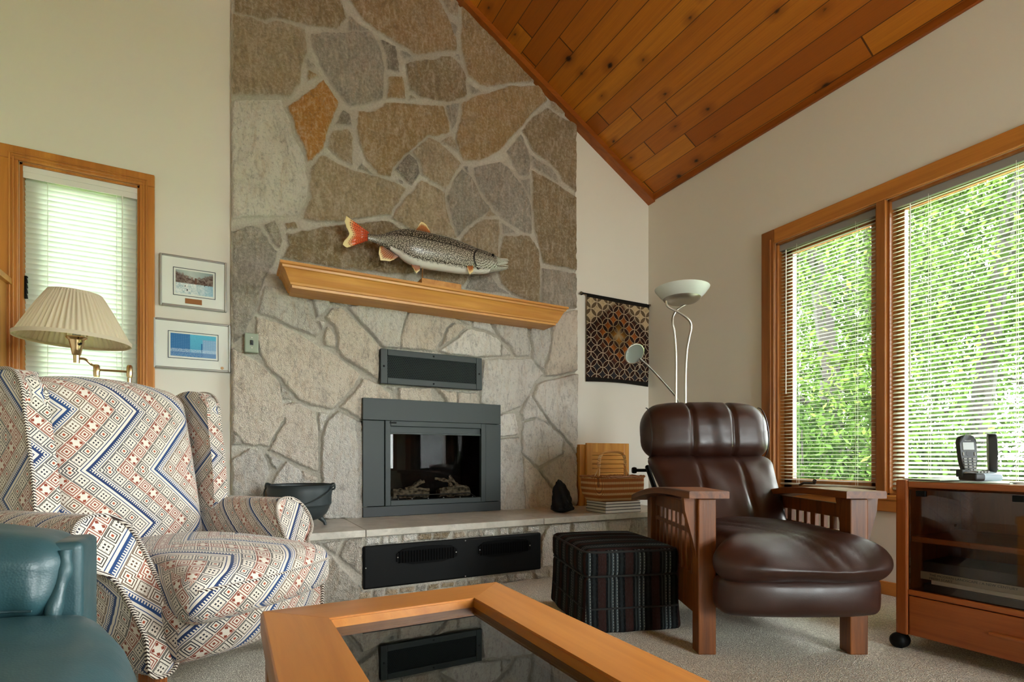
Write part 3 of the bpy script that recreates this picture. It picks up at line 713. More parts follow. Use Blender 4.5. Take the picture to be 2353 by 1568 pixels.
# ------------------------------------------------------------------ flagstone chimney breast
def vnoise(u, z, cell, seed):
    g = np.random.default_rng(seed); n = 256; G = g.random((n, n)); x = u / cell + 40; y = z / cell + 40
    xi = np.floor(x).astype(int); yi = np.floor(y).astype(int); fx = x - xi; fy = y - yi; fx = fx * fx * (3 - 2 * fx); fy = fy * fy * (3 - 2 * fy)
    q = lambda a, b: G[a % n, b % n]
    return q(xi, yi) * (1 - fx) * (1 - fy) + q(xi + 1, yi) * fx * (1 - fy) + q(xi, yi + 1) * (1 - fx) * fy + q(xi + 1, yi + 1) * fx * fy - .5
PAL = dict(g='#a39c8f', t='#ae9b7e', b='#a6885a', o='#bb7f20', d='#857d72', l='#dfdbd3', w='#efece6', k='#e2d6c6', h='#c9c4ba', n='#95815f')
def stonefield(name, polys, u0, u1, z0, z1, res, to3d, thick=.02, holes=(), top=None, back=.055, seed=5, rnd=.012, jit=.007, zr=False):
    nu = int(round((u1 - u0) / res)) + 1; nz = int(round((z1 - z0) / res)) + 1
    U, Z = np.meshgrid(np.linspace(u0, u1, nu), np.linspace(z0, z1, nz), indexing='ij')
    Uj = U + vnoise(U, Z, .05, seed) * jit * 1.6 + vnoise(U, Z, .017, seed + 1) * jit; Zj = Z + vnoise(U, Z, .05, seed + 2) * jit * 1.6 + vnoise(U, Z, .017, seed + 3) * jit
    H = vnoise(U, Z, .03, seed + 4) * .004 + vnoise(U, Z, .15, seed + 8) * .006; Cc = np.zeros((nu, nz, 3)); Cc[:] = lin('#b0a695')[:3]; Mk = np.zeros((nu, nz))
    g = np.random.default_rng(seed)
    for pts, ck in polys:
        P = np.array(pts); a0, a1 = P[:, 0].min() - .02, P[:, 0].max() + .02; b0, b1 = P[:, 1].min() - .02, P[:, 1].max() + .02
        i0, i1 = max(0, int((a0 - u0) / res)), min(nu, int((a1 - u0) / res) + 2); j0, j1 = max(0, int((b0 - z0) / res)), min(nz, int((b1 - z0) / res) + 2)
        if i1 <= i0 or j1 <= j0: continue
        x = Uj[i0:i1, j0:j1]; y = Zj[i0:i1, j0:j1]; dmin = np.full(x.shape, 9.0); ins = np.zeros(x.shape, bool)
        for k in range(len(P)):
            (ax, ay), (bx, by) = P[k], P[(k + 1) % len(P)]; dx, dy = bx - ax, by - ay; L = dx * dx + dy * dy + 1e-12
            t = np.clip(((x - ax) * dx + (y - ay) * dy) / L, 0, 1); dmin = np.minimum(dmin, np.hypot(x - ax - t * dx, y - ay - t * dy))
            cr = (ay > y) != (by > y); xin = (bx - ax) * (y - ay) / (by - ay + 1e-12) + ax; ins ^= cr & (x < xin)
        sd = np.where(ins, dmin, -dmin); base = lin(PAL[ck])[:3]; f = g.uniform(.92, 1.08); tint = g.uniform(-.012, .012)
        s = np.clip((sd + .002) / rnd, 0, 1); s = 1 - (1 - s) ** 2
        cx, cy = P[:, 0].mean(), P[:, 1].mean(); tx, ty = g.uniform(-.02, .02, 2)
        hh = s * (thick * g.uniform(.75, 1.2) * (1.75 if cy < 1.75 and zr else 1.0) + (x - cx) * tx + (y - cy) * ty + vnoise(x, y, .09, seed + 30) * .008 + vnoise(x, y, .035, seed + 31) * .005)
        hit = sd > -.001
        H[i0:i1, j0:j1] = np.where(hit, np.maximum(H[i0:i1, j0:j1], hh), H[i0:i1, j0:j1])
        Mk[i0:i1, j0:j1] = np.where(hit, np.maximum(Mk[i0:i1, j0:j1], np.clip(sd / .004, 0, 1)), Mk[i0:i1, j0:j1])
        col = np.clip(np.array(base) * f + np.array([tint, tint * .5, -tint * .4]), 0, 1); Cc[i0:i1, j0:j1][hit] = col
    xyz = to3d(U, Z, H); idx = np.arange(nu * nz).reshape(nu, nz)
    q = np.stack([idx[:-1, :-1], idx[1:, :-1], idx[1:, 1:], idx[:-1, 1:]], -1).reshape(-1, 4)
    uc = ((U[:-1, :-1] + U[1:, 1:]) / 2).ravel(); zc = ((Z[:-1, :-1] + Z[1:, 1:]) / 2).ravel(); keep = np.ones(len(q), bool)
    for h in holes: keep &= ~((uc > h[0]) & (uc < h[1]) & (zc > h[2]) & (zc < h[3]))
    if top is not None: keep &= zc < top(uc) + .02
    q = q[keep]; V = xyz.reshape(-1, 3); N = len(V); C = Cc.reshape(-1, 3); M = Mk.ravel()
    # side returns running back to the wall
    ends = []
    for ii in (0, nu - 1):
        e = idx[ii, :]; bk = to3d(U[ii, :], Z[ii, :], np.full(nz, -back)); off = N + sum(len(b) for b in ends); ends.append(bk)
        a, b = (e[:-1], e[1:]) if ii == 0 else (e[1:], e[:-1]); o = np.arange(nz) + off; c, d = (o[1:], o[:-1]) if ii == 0 else (o[:-1], o[1:])
        ok = (Z[ii, :-1] < top(np.full(nz - 1, U[ii, 0])) + .02) if top is not None else np.ones(nz - 1, bool)
        q = np.vstack([q, np.stack([a, b, c, d], -1)[ok]]); C = np.vstack([C, Cc[ii]]); M = np.concatenate([M, Mk[ii]])
    V = np.vstack([V] + ends); n = len(q)
    me = bpy.data.meshes.new(name); me.vertices.add(len(V)); me.vertices.foreach_set('co', V.astype(np.float32).ravel())
    me.loops.add(4 * n); me.loops.foreach_set('vertex_index', q.astype(np.int32).ravel()); me.polygons.add(n)
    me.polygons.foreach_set('loop_start', np.arange(0, 4 * n, 4, dtype=np.int32)); me.polygons.foreach_set('loop_total', np.full(n, 4, np.int32))
    a = me.attributes.new('stone', 'FLOAT_COLOR', 'POINT'); a.data.foreach_set('color', np.hstack([C, np.ones((len(C), 1))]).astype(np.float32).ravel())
    a = me.attributes.new('mask', 'FLOAT', 'POINT'); a.data.foreach_set('value', M.astype(np.float32))
    me.materials.append(STONE); me.update(); me.polygons.foreach_set('use_smooth', [True] * n)
    o = bpy.data.objects.new(name, me); COL.objects.link(o); return o

YS = 3.474                                             # mortar plane of the chimney breast; stones stand out ~2 cm
def sp(s):                                              # traced corner points (magnified crop) -> metres on the wall plane
    t = [float(v) for v in s.replace(',', ' ').split()]
    out = []
    for a, b in zip(t[::2], t[1::2]):
        p = onY(500 + a / 2.6133, b / 2.6133, YS - .03); out.append((p.x, p.z))
    return out
UP = """n 95,-60 730,-60 775,95 720,160 590,150 480,125 350,92 290,105 190,80 100,60
t 88,75 200,95 290,125 350,112 440,135 530,160 535,300 510,400 500,490 430,568 300,565 88,570
g 560,190 930,180 985,290 1010,400 1000,480 995,585 860,625 800,635 740,560 700,510 660,440 610,350 570,270
g 790,80 920,170 785,168
b 765,-60 1310,-60 1385,90 1440,200 1445,290 1380,300 1200,320 1150,290 1000,200 880,110
g 1395,110 1445,145 1440,220 1410,160
t 1330,-60 1465,-60 1450,90 1400,70
b 1475,-60 1560,-60 1945,480 1800,485 1700,505 1620,520 1510,450 1490,370 1465,250
d 985,225 1075,265 1085,340 1100,410 1100,425 1025,410 1015,320
g 1105,290 1180,330 1115,345
n 1130,365 1400,330 1460,380 1490,430 1505,560 1420,600 1340,600 1230,575 1160,530 1145,450
b 1030,450 1110,450 1125,480 1135,585 1020,585
g 1430,310 1460,315 1465,350
g 1515,490 1590,540 1530,560
t 1160,560 1205,585 1160,588
g 545,330 600,395 545,390
b 545,410 610,440 545,475
o 640,460 690,545 735,600 700,690 665,770 640,880 570,955 540,960 520,880 480,790 450,700 425,630 500,580
d 755,645 800,680 805,745 780,750 710,735
t 690,775 790,770 815,810 815,980 750,950 660,875
l 88,590 385,588 430,700 470,830 520,930 530,1000 545,1080 545,1180 500,1280 330,1290 88,1300
b 850,665 960,660 1010,610 1100,610 1360,625 1395,720 1405,780 1330,810 1270,805 1160,900 1060,1000 1045,1055 970,1040 900,960 860,870 840,760
g 1375,620 1460,610 1440,720 1420,770 1395,710
b 1470,610 1530,575 1640,550 1760,510 1900,505 1945,510 1985,590 1900,670 1800,790 1690,905 1600,950 1480,960 1445,870 1435,820 1465,720
t 2000,590 2140,690 2070,680 2010,640
n 1990,640 2060,690 2165,740 2165,1150 2080,1080 2050,1020 1990,960 1900,900 1870,830 1835,775 1900,700
g 860,960 950,1045 850,1010
g 1830,800 1880,910 1880,1040 1820,1055 1780,980 1740,900
g 1895,930 1990,990 2040,1040 2055,1100 1950,1020 1900,990
d 1160,915 1200,960 1220,1040 1165,1105 1070,1010
t 1275,815 1340,850 1440,940 1465,975 1420,1050 1370,1130 1310,1090 1235,1040 1215,960 1175,900 1230,850
t 1340,840 1400,805 1430,840 1450,900
d 1480,990 1515,990 1515,1040
t 640,925 720,970 850,1025 970,1055 1070,1085 1140,1120 1105,1190 1060,1250 1040,1280 870,1300 760,1325 600,1325 520,1310 560,1180 555,1100 560,1000 620,940
d 1075,1060 1120,1080 1110,1095
t 1230,1075 1300,1110 1370,1150 1380,1250 1430,1390 1445,1430 1300,1400 1160,1370 1050,1305 1060,1280 1130,1190
g 1475,1010 1530,1050 1560,1110 1600,1190 1650,1250 1570,1310 1480,1380 1450,1420 1410,1300 1380,1180 1420,1080
g 1540,1000 1700,965 1740,990 1800,1060 1850,1130 1890,1230 1900,1400 1840,1390 1720,1310 1650,1230 1580,1130 1550,1060
g 1825,1080 1880,1060 1885,1190 1850,1120
n 1895,1010 1960,1050 2060,1110 2165,1180 2165,1620 1960,1580 1940,1480 1910,1370 1900,1250
t 1640,1240 1685,1290 1610,1295
t 1600,1310 1695,1310 1700,1350 1690,1560 1600,1600 1500,1520 1465,1440 1520,1370
g 1715,1330 1800,1390 1720,1400
n 1720,1410 1880,1410 1930,1490 1945,1600 1940,1830 1850,1790 1780,1760 1710,1700 1695,1640 1705,1500
g 88,1380 210,1340 265,1360 310,1450 365,1505 350,1560 320,1610 280,1690 265,1730 240,1860 190,1950 175,1990 88,2060
g 280,1340 355,1310 375,1380 395,1440 375,1480 330,1440
b 405,1330 470,1320 490,1360 420,1370
n 415,1400 740,1340 1030,1320 1110,1370 1180,1420 1190,1640 1050,1640 700,1600 390,1545 430,1470
g 1530,1650 1640,1640 1700,1720 1770,1760 1600,1740 1500,1730
g 1955,1610 2060,1620 2165,1640 2165,1850 1950,1840
t 1205,1450 1430,1450 1465,1470 1590,1610 1520,1650 1480,1710 1230,1660"""
UP += '''
t 88,-80 300,-75 520,-90 500,-300 330,-360 88,-330
g 545,-85 740,-85 900,-80 930,-250 760,-380 530,-320
b 930,-75 1290,-80 1330,-200 1180,-420 960,-330
n 1310,-75 1480,-75 1400,-190
o 88,-355 320,-385 480,-330 500,-560 300,-700 88,-640
l 530,-350 750,-405 820,-560 700,-800 520,-760
t 785,-400 930,-280 1160,-450 1000,-700 850,-560
g 88,-670 290,-730 480,-600 500,-800 420,-1100 88,-1050
b 520,-790 690,-830 830,-600 980,-730 800,-1000 540,-1100'''
LO = """g 285,275 440,280 530,310 560,370 580,450 595,500 610,560 595,585 480,540 350,480 250,440 265,350
l 575,300 660,310 675,390 640,440 600,465 580,400
l 700,320 900,330 960,365 860,385 770,400 740,395 705,365
k 690,410 740,410 790,450 870,530 960,620 990,655 975,670 970,850 850,770 740,700 720,650 730,600 700,520 650,460
l 780,405 960,370 1130,385 1140,430 1110,540 1095,650 1000,650 940,580 860,490
k 1150,440 1240,430 1380,440 1480,505 1420,500 1370,540 1350,600 1310,670 1110,655 1100,620 1125,520
l 1150,380 1340,395 1350,440 1300,425 1200,410
l 1365,405 1540,425 1525,510 1440,480 1370,450
k 1380,540 1430,500 1500,520 1430,590 1350,640 1340,650
w 1330,670 1450,590 1510,530 1600,560 1680,590 1700,620 1705,700 1560,705 1400,690
w 1555,440 1610,445 1640,500 1680,570 1540,520
l 1625,440 1850,470 1865,560 1885,650 1880,700 1800,700 1760,640 1700,580 1660,520
w 1710,630 1770,690 1710,700
l 1870,470 2000,480 2000,620 1960,750 1960,790 1900,730 1890,640
k 2020,470 2100,440 2165,420 2165,790 2080,810 1970,825 1965,780 1990,720 2010,600
k 235,455 300,480 400,520 530,590 620,650 660,660 720,700 860,815 830,870 700,1020 590,1005 490,960 430,890 360,820 290,760 260,690 235,590
k 640,580 660,520 690,540 715,600 715,650 645,640
l 600,490 650,485 630,540
k 88,650 200,700 270,760 360,850 385,920 405,1060 370,1130 310,1240 220,1240 150,1220 88,1150
g 370,860 440,920 460,960 390,960
k 390,985 480,980 585,1030 600,1100 605,1160 610,1390 570,1385 470,1340 310,1265 400,1100
l 605,1035 670,1045 630,1140 610,1150
l 735,1030 870,1100 900,1500 900,1680 640,1680 625,1400 620,1300 635,1150 660,1090
k 735,1010 850,880 875,835 980,870 1060,950 1000,1010 870,1080 790,1030
w 1020,885 1065,890 1060,910
k 1085,890 1285,890 1295,1000 1090,1000
k 1310,890 1430,920 1435,1000 1395,1000
k 1445,920 1565,920 1565,1020 1440,1010
w 1600,720 1890,715 1960,810 1910,860 1870,940 1820,1010 1700,1050 1660,1020 1580,980
w 1975,850 2165,805 2165,1290 2080,1180 2000,1100 1960,1040 1900,960 1920,870
w 1880,920 1895,960 1950,1040 1990,1110 1900,1070 1840,1090 1825,1040 1860,960
w 1680,1060 1780,1040 1800,1100 1810,1170 1680,1190
l 1680,1200 1815,1185 1830,1300 1850,1660 1680,1660
w 1840,1100 1920,1075 2000,1120 2080,1200 2070,1290 1930,1370 1830,1280
l 2095,1210 2165,1300 2165,1600 2010,1480 1940,1390 2010,1340 2080,1290
k 1835,1300 1920,1380 2000,1480 2120,1640 1860,1690 1840,1480
l 2070,1560 2165,1610 2165,1690 2130,1690
g 95,1170 130,1190 140,1225 95,1230
g 88,1320 200,1255 280,1290 310,1380 280,1480 240,1600 220,1760 88,1760
g 300,1290 395,1330 350,1390 320,1350
l 415,1335 490,1380 520,1420 600,1450 600,1690 260,1760 300,1640 330,1450 370,1390
k 500,1390 600,1430 600,1460 530,1450"""
polys = []
for ln in UP.split('\n'): k, s = ln.split(' ', 1); polys.append((sp(s), k))
for ln in LO.split('\n'):
    k, s = ln.split(' ', 1); k = 'h' if k == 'g' else k; t = [float(v) for v in s.replace(',', ' ').split()]  # lower stones get lighter colours, with the window light on them painted in
    polys.append((sp(' '.join('%g,%g' % (a, b + 1437.3) for a, b in zip(t[::2], t[1::2]))), k))
SX0, SX1 = onY(531, 600, YS - .03).x, onY(1327, 600, YS - .03).x
vz0, vz1 = onY(990, 893, YS).z, onY(990, 803, YS).z
st = stonefield('wall_chimney', polys, SX0, SX1, .385, zroof(SX0) + .0, .0052, lambda u, z, h: np.stack([u, YS - h, z], -1), .021, holes=[FB], zr=True, top=lambda u: np.where(u > RX, 3.055 + SL * (XR - u), 9) - .0, back=.028, rnd=.010)
kind(st)

# ------------------------------------------------------------------ raised hearth
YH = 2.858                                               # stone face of the hearth; slab overhangs to 2.83
HX0, HX1, ZH = .02, 2.98, .385
def hp(s):
    t = [float(v) for v in s.replace(',', ' ').split()]; out = []
    for a, b in zip(t[::2], t[1::2]):
        p = onY(690 + a / 4.0569, 1200 + b / 4.0569, YH - .015); out.append((p.x, p.z))
    return out
HS = """g 95,190 180,185 590,650 520,720 300,760 150,820 60,400
g 195,190 330,180 400,165 330,310
g 425,170 575,150 580,500 440,400 360,320
l 610,140 745,140 740,205 610,225
l 765,135 825,130 825,205 755,210
w 835,125 915,118 915,195 830,200
l 950,115 1095,105 1090,180 950,185
n 1105,108 1230,100 1225,170 1100,175
n 1245,100 1410,90 1370,160 1240,170
t 1440,95 1530,88 1560,140 1430,160
g 1575,85 1700,75 1700,140 1560,150
l 1715,75 1810,70 1810,130 1710,135
l 1860,60 1945,55 1945,120 1855,125
l 1965,55 2080,45 2085,105 1960,115
l 2110,40 2230,35 2230,95 2115,100
w 2330,30 2520,15 2520,420 2260,420 2260,140
g 2190,480 2310,510 2200,545
l 2330,440 2520,430 2520,560 2330,560
t 560,660 665,650 660,720 540,730
d 680,645 780,635 770,700 670,710
t 800,630 920,618 910,680 790,690
t 935,615 1070,600 1065,655 925,668
g 1085,598 1180,588 1170,645 1075,655
n 1195,585 1310,575 1300,630 1190,640
n 1325,572 1440,560 1430,610 1315,620
g 1455,558 1560,548 1550,600 1450,610
n 1575,545 1690,535 1680,590 1570,600
g 1705,530 1820,518 1810,570 1700,580
g 1840,512 1925,500 1925,565 1830,570
g 1940,500 2000,492 2000,560 1935,565
l 2010,490 2120,478 2100,540 2010,555
w 2550,10 2850,-5 2900,520 2550,560
l 2880,-5 3300,-30 3300,500 2920,500"""
hpolys = []
for ln in HS.split('\n'): k, s = ln.split(' ', 1); hpolys.append((hp(s), k))
hpolys += [([(.04, .01), (.36, .01), (.34, .18), (.05, .2)], 'g'), ([(.05, .23), (.36, .2), (.34, .34), (.05, .34)], 't'), ([(2.3, .02), (2.96, .02), (2.96, .16), (2.4, .17)], 'l'), ([(2.45, .19), (2.96, .19), (2.96, .34), (2.5, .34)], 'g')]
hs = stonefield('hearth_base', hpolys, HX0, HX1, 0.0, .347, .0055, lambda u, z, h: np.stack([u, YH - h, z], -1), .014, back=.55, seed=21, rnd=.01, jit=.004)
hearth = thing('stone_hearth', 'raised flagstone hearth with grey limestone slab top along the fireplace wall', 'hearth', (0, 0, 0))
hs.parent = hearth
m = MB(); ys = 2.828; xs = [HX0 - .02, onZ(838, 1217, ZH).x, onZ(1250, 1192, ZH).x, HX1 + .01]
for a, b in zip(xs[:-1], xs[1:]): m.box((a + .0015, ys, .347), (b - .0015, YS, ZH), .003)
m.build('slab_top', SLAB, hearth, smooth=False)
# ------------------------------------------------------------------ fireplace insert
YF = 3.416
fp = thing('fireplace_insert', 'gas fireplace insert with slate grey steel surround and dark glass front', 'fireplace', (1.247, YF, ZH))
fx0, fx1, fz1 = -.495, .502, .775                         # local x along the wall, y into the wall, z from hearth top
zt, zb, sx0, sx1 = fz1 - .143, .068, -.352, .378
ds = .055
MB().box((fx0, 0, zt + .001), (fx1, ds, fz1), .002).build('surround_top', GUN, fp, smooth=False)
MB().box((fx0, 0, zb + .002), (sx0 - .004, ds, zt - .002), .002).build('surround_side', GUN, fp, smooth=False)
MB().box((sx1 + .002, 0, zb + .002), (fx1, ds, zt - .002), .002).build('surround_side', GUN, fp, smooth=False)
MB().box((fx0, -.001, .001), (fx1, ds, zb - .001), .002).build('surround_base', GUND, fp, smooth=False)
m = MB(); w = .036; yo = -.006
for lo, hi in (((sx0, yo, zb), (sx0 + w, .03, zt)), ((sx1 - w, yo, zb), (sx1, .03, zt)), ((sx0 + w, yo, zt - w), (sx1 - w, .03, zt)), ((sx0 + w, yo, zb), (sx1 - w, .03, zb + w))): m.box(lo, hi, .003)
door = m.build('door_frame', GUN, fp, smooth=False)
MB().box((sx0 + .03, -.0075, zt - .019), (sx0 + .075, -.005, zt - .008), .001).build('badge', BLACK, door, smooth=False)
MB().box((sx0 + w, .004, zt - w - .052), (sx1 - w, .02, zt - w - .040), .002).box((sx0 + w, .016, zt - w - .04), (sx1 - w, .028, zt - w)).build('louver_bar', GUN, fp, smooth=False)
MB().box((sx0 + w, .022, zb + w), (sx1 - w, .026, zt - w - .02)).build('glass', FIREGLASS, fp, smooth=False)
m = MB(); a, b = sx0 + .006, sx1 - .006; c, d = zb + .004, zt - .004; y1 = .40   # firebox lining
for lo, hi in (((a, y1, c), (b, y1 + .01, d)), ((a, .032, c), (a + .008, y1, d)), ((b - .008, .032, c), (b, y1, d)), ((a, .032, d - .008), (b, y1, d)), ((a, .032, c), (b, y1, c + .03))): m.box(lo, hi)
m.build('firebox', SOOT, fp, smooth=False)
zf = zb + .034
MB().tube(bez([(sx0 + .10, .05, zf), (sx0 + .105, .055, zf + .024), (sx0 + .14, .07, zf + .028), (.2, .07, zf + .028), (sx1 - .1, .07, zf + .030), (sx1 - .07, .055, zf + .012), (sx1 - .055, .05, zf)], 30), .0045, 8).build('grate_bar', plain('grate_steel', '#4a4a48', .35, .5, .8), fp)
def logset(name, label, x, y, z, rz, L, r, branches, seed):
    t = thing(name, label, 'log', (1.247 + x, YF + y, ZH + z), rz, None); g = random.Random(seed); m = MB(); n = 14
    pts = [(L * (i / (n - 1) - .5), g.uniform(-.004, .004), r + g.uniform(-.003, .003)) for i in range(n)]
    m.tube(pts, [r * g.uniform(.88, 1.1) for _ in range(n)], 14); m.build('bark_log', LOG, t, ang=60)
    for br in branches:
        m = MB(); p = bez(br, 10); m.tube(p, [.017 * g.uniform(.7, 1.2) * (1 - .35 * i / len(p)) for i in range(len(p))], 9); m.build('branch', LOG, t, ang=60)
    return t
logset('gas_log', 'left ceramic log with short forked branches behind the fireplace glass', -.13, .17, zf, -.06, .25, .034,
       [[(-.03, 0, .06), (.03, -.02, .085), (.075, -.02, .125)], [(.0, 0, .06), (.05, -.01, .1), (.10, -.015, .118)], [(-.01, -.02, .055), (.06, -.03, .062), (.13, -.03, .055)]], 3)
logset('gas_log', 'right ceramic log with a long upright branch behind the fireplace glass', .20, .17, zf, .05, .25, .036,
       [[(.06, -.01, .05), (.0, -.02, .1), (-.045, -.02, .155)], [(.1, -.015, .06), (.03, -.03, .075), (-.07, -.03, .06)], [(-.03, 0, .11), (-.09, 0, .125), (-.15, 0, .135)], [(-.02, 0, .06), (-.03, 0, .1), (-.04, -.01, .14)]], 4)
for k in range(11):
    x = sx0 + .10 + k * .055 + random.uniform(-.012, .012)
    bm = bmesh.new(); bmesh.ops.create_icosphere(bm, subdivisions=1, radius=random.uniform(.004, .007)); mm = MB().frombm(bm)
    o = mm.build('ember_stone', EMBER if k % 2 == 0 else SOOT, None, smooth=False); o.location = (1.247 + x, YF + .045 + random.uniform(-.006, .01), ZH + zf + .003)
    setp(o, 'small glassy ember stone along the front of the gas fire bed', 'ember stone', 'ember stones at the front of the fire bed')

# ------------------------------------------------------------------ perforated warm-air vent above the insert
a, b = onY(873, 845, 3.435).x, onY(1105, 860, 3.435).x; vw = b - a; z0, z1 = onY(875, 882, 3.435).z, onY(875, 802, 3.435).z; vh = z1 - z0
vt = thing('air_vent', 'rectangular perforated slate grey air vent set in the stone above the fireplace', 'vent', (a, 3.42, z0))
m = MB()
for lo, hi in (((0, -.004, 0), (.045, .03, vh)), ((vw - .045, -.004, 0), (vw, .03, vh)), ((.045, -.004, 0), (vw - .045, .03, .042)), ((.045, -.004, vh - .042), (vw - .045, .03, vh))): m.box(lo, hi, .003)
m.build('vent_frame', GUN, vt, smooth=False)
def m_perf():
    m = Mat('perforated_steel', .6, .15); x, y, z = m.xyz(m.coord()); p = .0125; i = (z / (p * .866)).fl(); xx = x / p + i.mod(2.0) * .5
    dx = (xx.fr() - .5) * p; dz = ((z / (p * .866)).fr() - .5) * p * .866; d = (dx * dx + dz * dz).op('SQRT'); h = d.lt(p * .41)
    m.color(m.mix(h, '#2c3635', '#020202')); m.bump(h * -1.0, .6, .002); return m.m
MB().box((.043, .002, .04), (vw - .043, .008, vh - .04)).build('perforated_panel', m_perf(), vt, smooth=False)
for x, z in ((vw / 2, .02), (vw / 2, vh - .02), (.022, vh / 2), (vw - .022, vh / 2)):
    MB().lathe([(0, 0), (.007, 0), (.006, .003), (0, .004)], 10, T(x, -.004, z) @ R(PI / 2, 'X')).build('screw', BLACK, vt)

# ------------------------------------------------------------------ black fan cover in the hearth face
p0, p1 = onY(834.6, 1356.7, YH - .02), onY(1243, 1226, YH - .02); fw, fh = p1.x - p0.x, onY(834.6, 1256.7, YH - .02).z - p0.z
fc = thing('vent_cover_plate', 'black steel access plate with two slotted registers in the hearth front', 'vent cover', (p0.x, YH - .026, p0.z))
MB().box((0, 0, 0), (fw, .03, fh), .010).build('plate', BLACK, fc, smooth=False)
for rx in (.16 * fw, .605 * fw):
    rw = .32 * fw; rr = MB().prism(chaikin([(rx, .115), (rx + rw, .115), (rx + rw, .20), (rx + rw * .6, .212), (rx + rw * .4, .212), (rx, .20)], 1), .008, T(0, -.008, 0) @ XZ).build('register', plain('black_enamel', '#040404', .6, .08), fc, smooth=False)
    m = MB()
    for k in range(20): m.box((rx + .012 + k * (rw - .024) / 20, -.0095, .128), (rx + .012 + (k + .55) * (rw - .024) / 20, -.006, .192))
    m.build('slots', SLOT, rr, smooth=False)
    for x in (rx + .006, rx + rw - .006): MB().lathe([(0, 0), (.004, 0), (.003, .002), (0, .003)], 8, T(x, -.008, .16) @ R(PI / 2, 'X')).build('screw', STEELF, rr)
for x, z in ((fw * .53, .012), (fw * .53, fh - .012), (.012, fh / 2)): MB().lathe([(0, 0), (.004, 0), (.003, .002), (0, .003)], 8, T(x, 0, z) @ R(PI / 2, 'X')).build('screw', STEELF, fc)

# ------------------------------------------------------------------ mantel shelf
YM = 3.20; zm = onY(643, 596, YM).z; ml, mr = onY(643.5, 596, YM).x, onY(1307, 703, YM).x
mt = thing('mantel_shelf', 'honey oak crown moulded mantel shelf across the stone chimney', 'mantel', (0, 0, zm))
prof = [(0, 0), (0, -.014), (-.012, -.018), (-.014, -.030), (-.022, -.034), (-.030, -.045), (-.042, -.072), (-.052, -.095), (-.056, -.100), (-.060, -.112), (-.068, -.114), (-.070, -.128), (-.078, -.130)]
V = []; F = []; yb = 3.452
for o, z in prof: V += [(ml - o, yb, z), (ml - o, YM - o, z), (mr + o, YM - o, z), (mr + o, yb, z)]
for i in range(len(prof) - 1):
    for k in range(3): F.append((i * 4 + k, i * 4 + k + 1, i * 4 + k + 5, i * 4 + k + 4))
F += [(3, 2, 1, 0), tuple(4 * (len(prof) - 1) + k for k in range(4))] + [(i * 4 + 4, i * 4 + 7, i * 4 + 3, i * 4) for i in range(len(prof) - 1)]
MB().add(V, F).build('crown_moulding', OAK['X'], mt, ang=20)
ct = MB().box((0, 0, 0), (.20, .05, .02), .004).box((.16, .01, .02), (.175, .04, .034), .006).build('remote_case', BLACK, None, smooth=False)
q = onY(1100, 668, 3.34); ct.location = (q.x, 3.33, zm); setp(ct, 'small flat black case lying on the mantel to the right of the fish', 'case')

# ------------------------------------------------------------------ painted wooden fish
YFI = 3.31
def fz(a, b): p = onY(770 + a / 5.472, 480 + b / 5.472, YFI); return p.x, p.z
fi = thing('carved_fish', 'painted carved trout with orange tail on a wooden stand on the mantel', 'fish figure', (0, 0, 0))
stn = [(410, 312, 400), (460, 320, 414), (520, 326, 436), (600, 316, 470), (700, 285, 520), (800, 264, 596), (880, 257, 664), (960, 262, 706), (1050, 278, 738), (1200, 312, 765), (1400, 362, 794), (1550, 408, 816), (1640, 440, 822), (1700, 468, 820), (1760, 494, 818), (1820, 512, 822), (1900, 540, 815), (1970, 568, 804), (2010, 592, 796)]
V = []; F = []; U = []; n = 26; x00 = 410; L = 2150 - 410
for a, t, b in stn:
    xt, ztp = fz(a, t); xb, zbt = fz(a, b); cx, cz = (xt + xb) / 2, (ztp + zbt) / 2; h = (ztp - zbt) / 2; w = max(.012, h * (.62 if a > 700 else .5))
    for k in range(n):
        an = 2 * PI * k / n; V.append((cx, YFI - w * math.sin(an) * abs(math.sin(an)) ** .0, cz + h * math.cos(an)))
m = MB(); ns = len(stn)
for i in range(ns - 1):
    for k in range(n):
        q = (k + 1) % n; F.append((i * n + k, i * n + q, (i + 1) * n + q, (i + 1) * n + k)); u0, u1 = (stn[i][0] - x00) / L, (stn[i + 1][0] - x00) / L
        vv = lambda k: (1 - math.cos(2 * PI * k / n)) / 2
        U.append([(u0, vv(k)), (u0, vv(k + 1)), (u1, vv(k + 1)), (u1, vv(k))])
F.append(tuple(range(n))); U.append([(0, .5)] * n); F.append(tuple(reversed([(ns - 1) * n + k for k in range(n)]))); U.append([(.95, .5)] * n)
m.add(V, F, U); m.build('body', FISH, fi, ang=60)
def jaw(stj, name, mat):
    V = []; F = []; U = []
    for a, t, b, w in stj:
        xt, z1_ = fz(a, t); xb, z0_ = fz(a, b)
        for k in range(14): an = 2 * PI * k / 14; V.append(((xt + xb) / 2, YFI - w * math.sin(an), (z0_ + z1_) / 2 + (z1_ - z0_) / 2 * math.cos(an)))
    for i in range(len(stj) - 1):
        for k in range(14):
            q = (k + 1) % 14; F.append((i * 14 + k, i * 14 + q, i * 14 + 14 + q, i * 14 + 14 + k)); U.append([((stj[i][0] - x00) / L, .65 + .02 * (k % 3))] * 4)
    F += [tuple(range(14)), tuple(reversed([(len(stj) - 1) * 14 + k for k in range(14)]))]; U += [[(.9, .6)] * 14] * 2
    MB().add(V, F, U).build(name, mat, fi, ang=60)
JAWG = leather('fish_jaw_grey', '#6d6a60', '#b9b7ab', .35, 200, .1, 120)
JAWW = plain('fish_lip_white', '#d9dad2', .3)
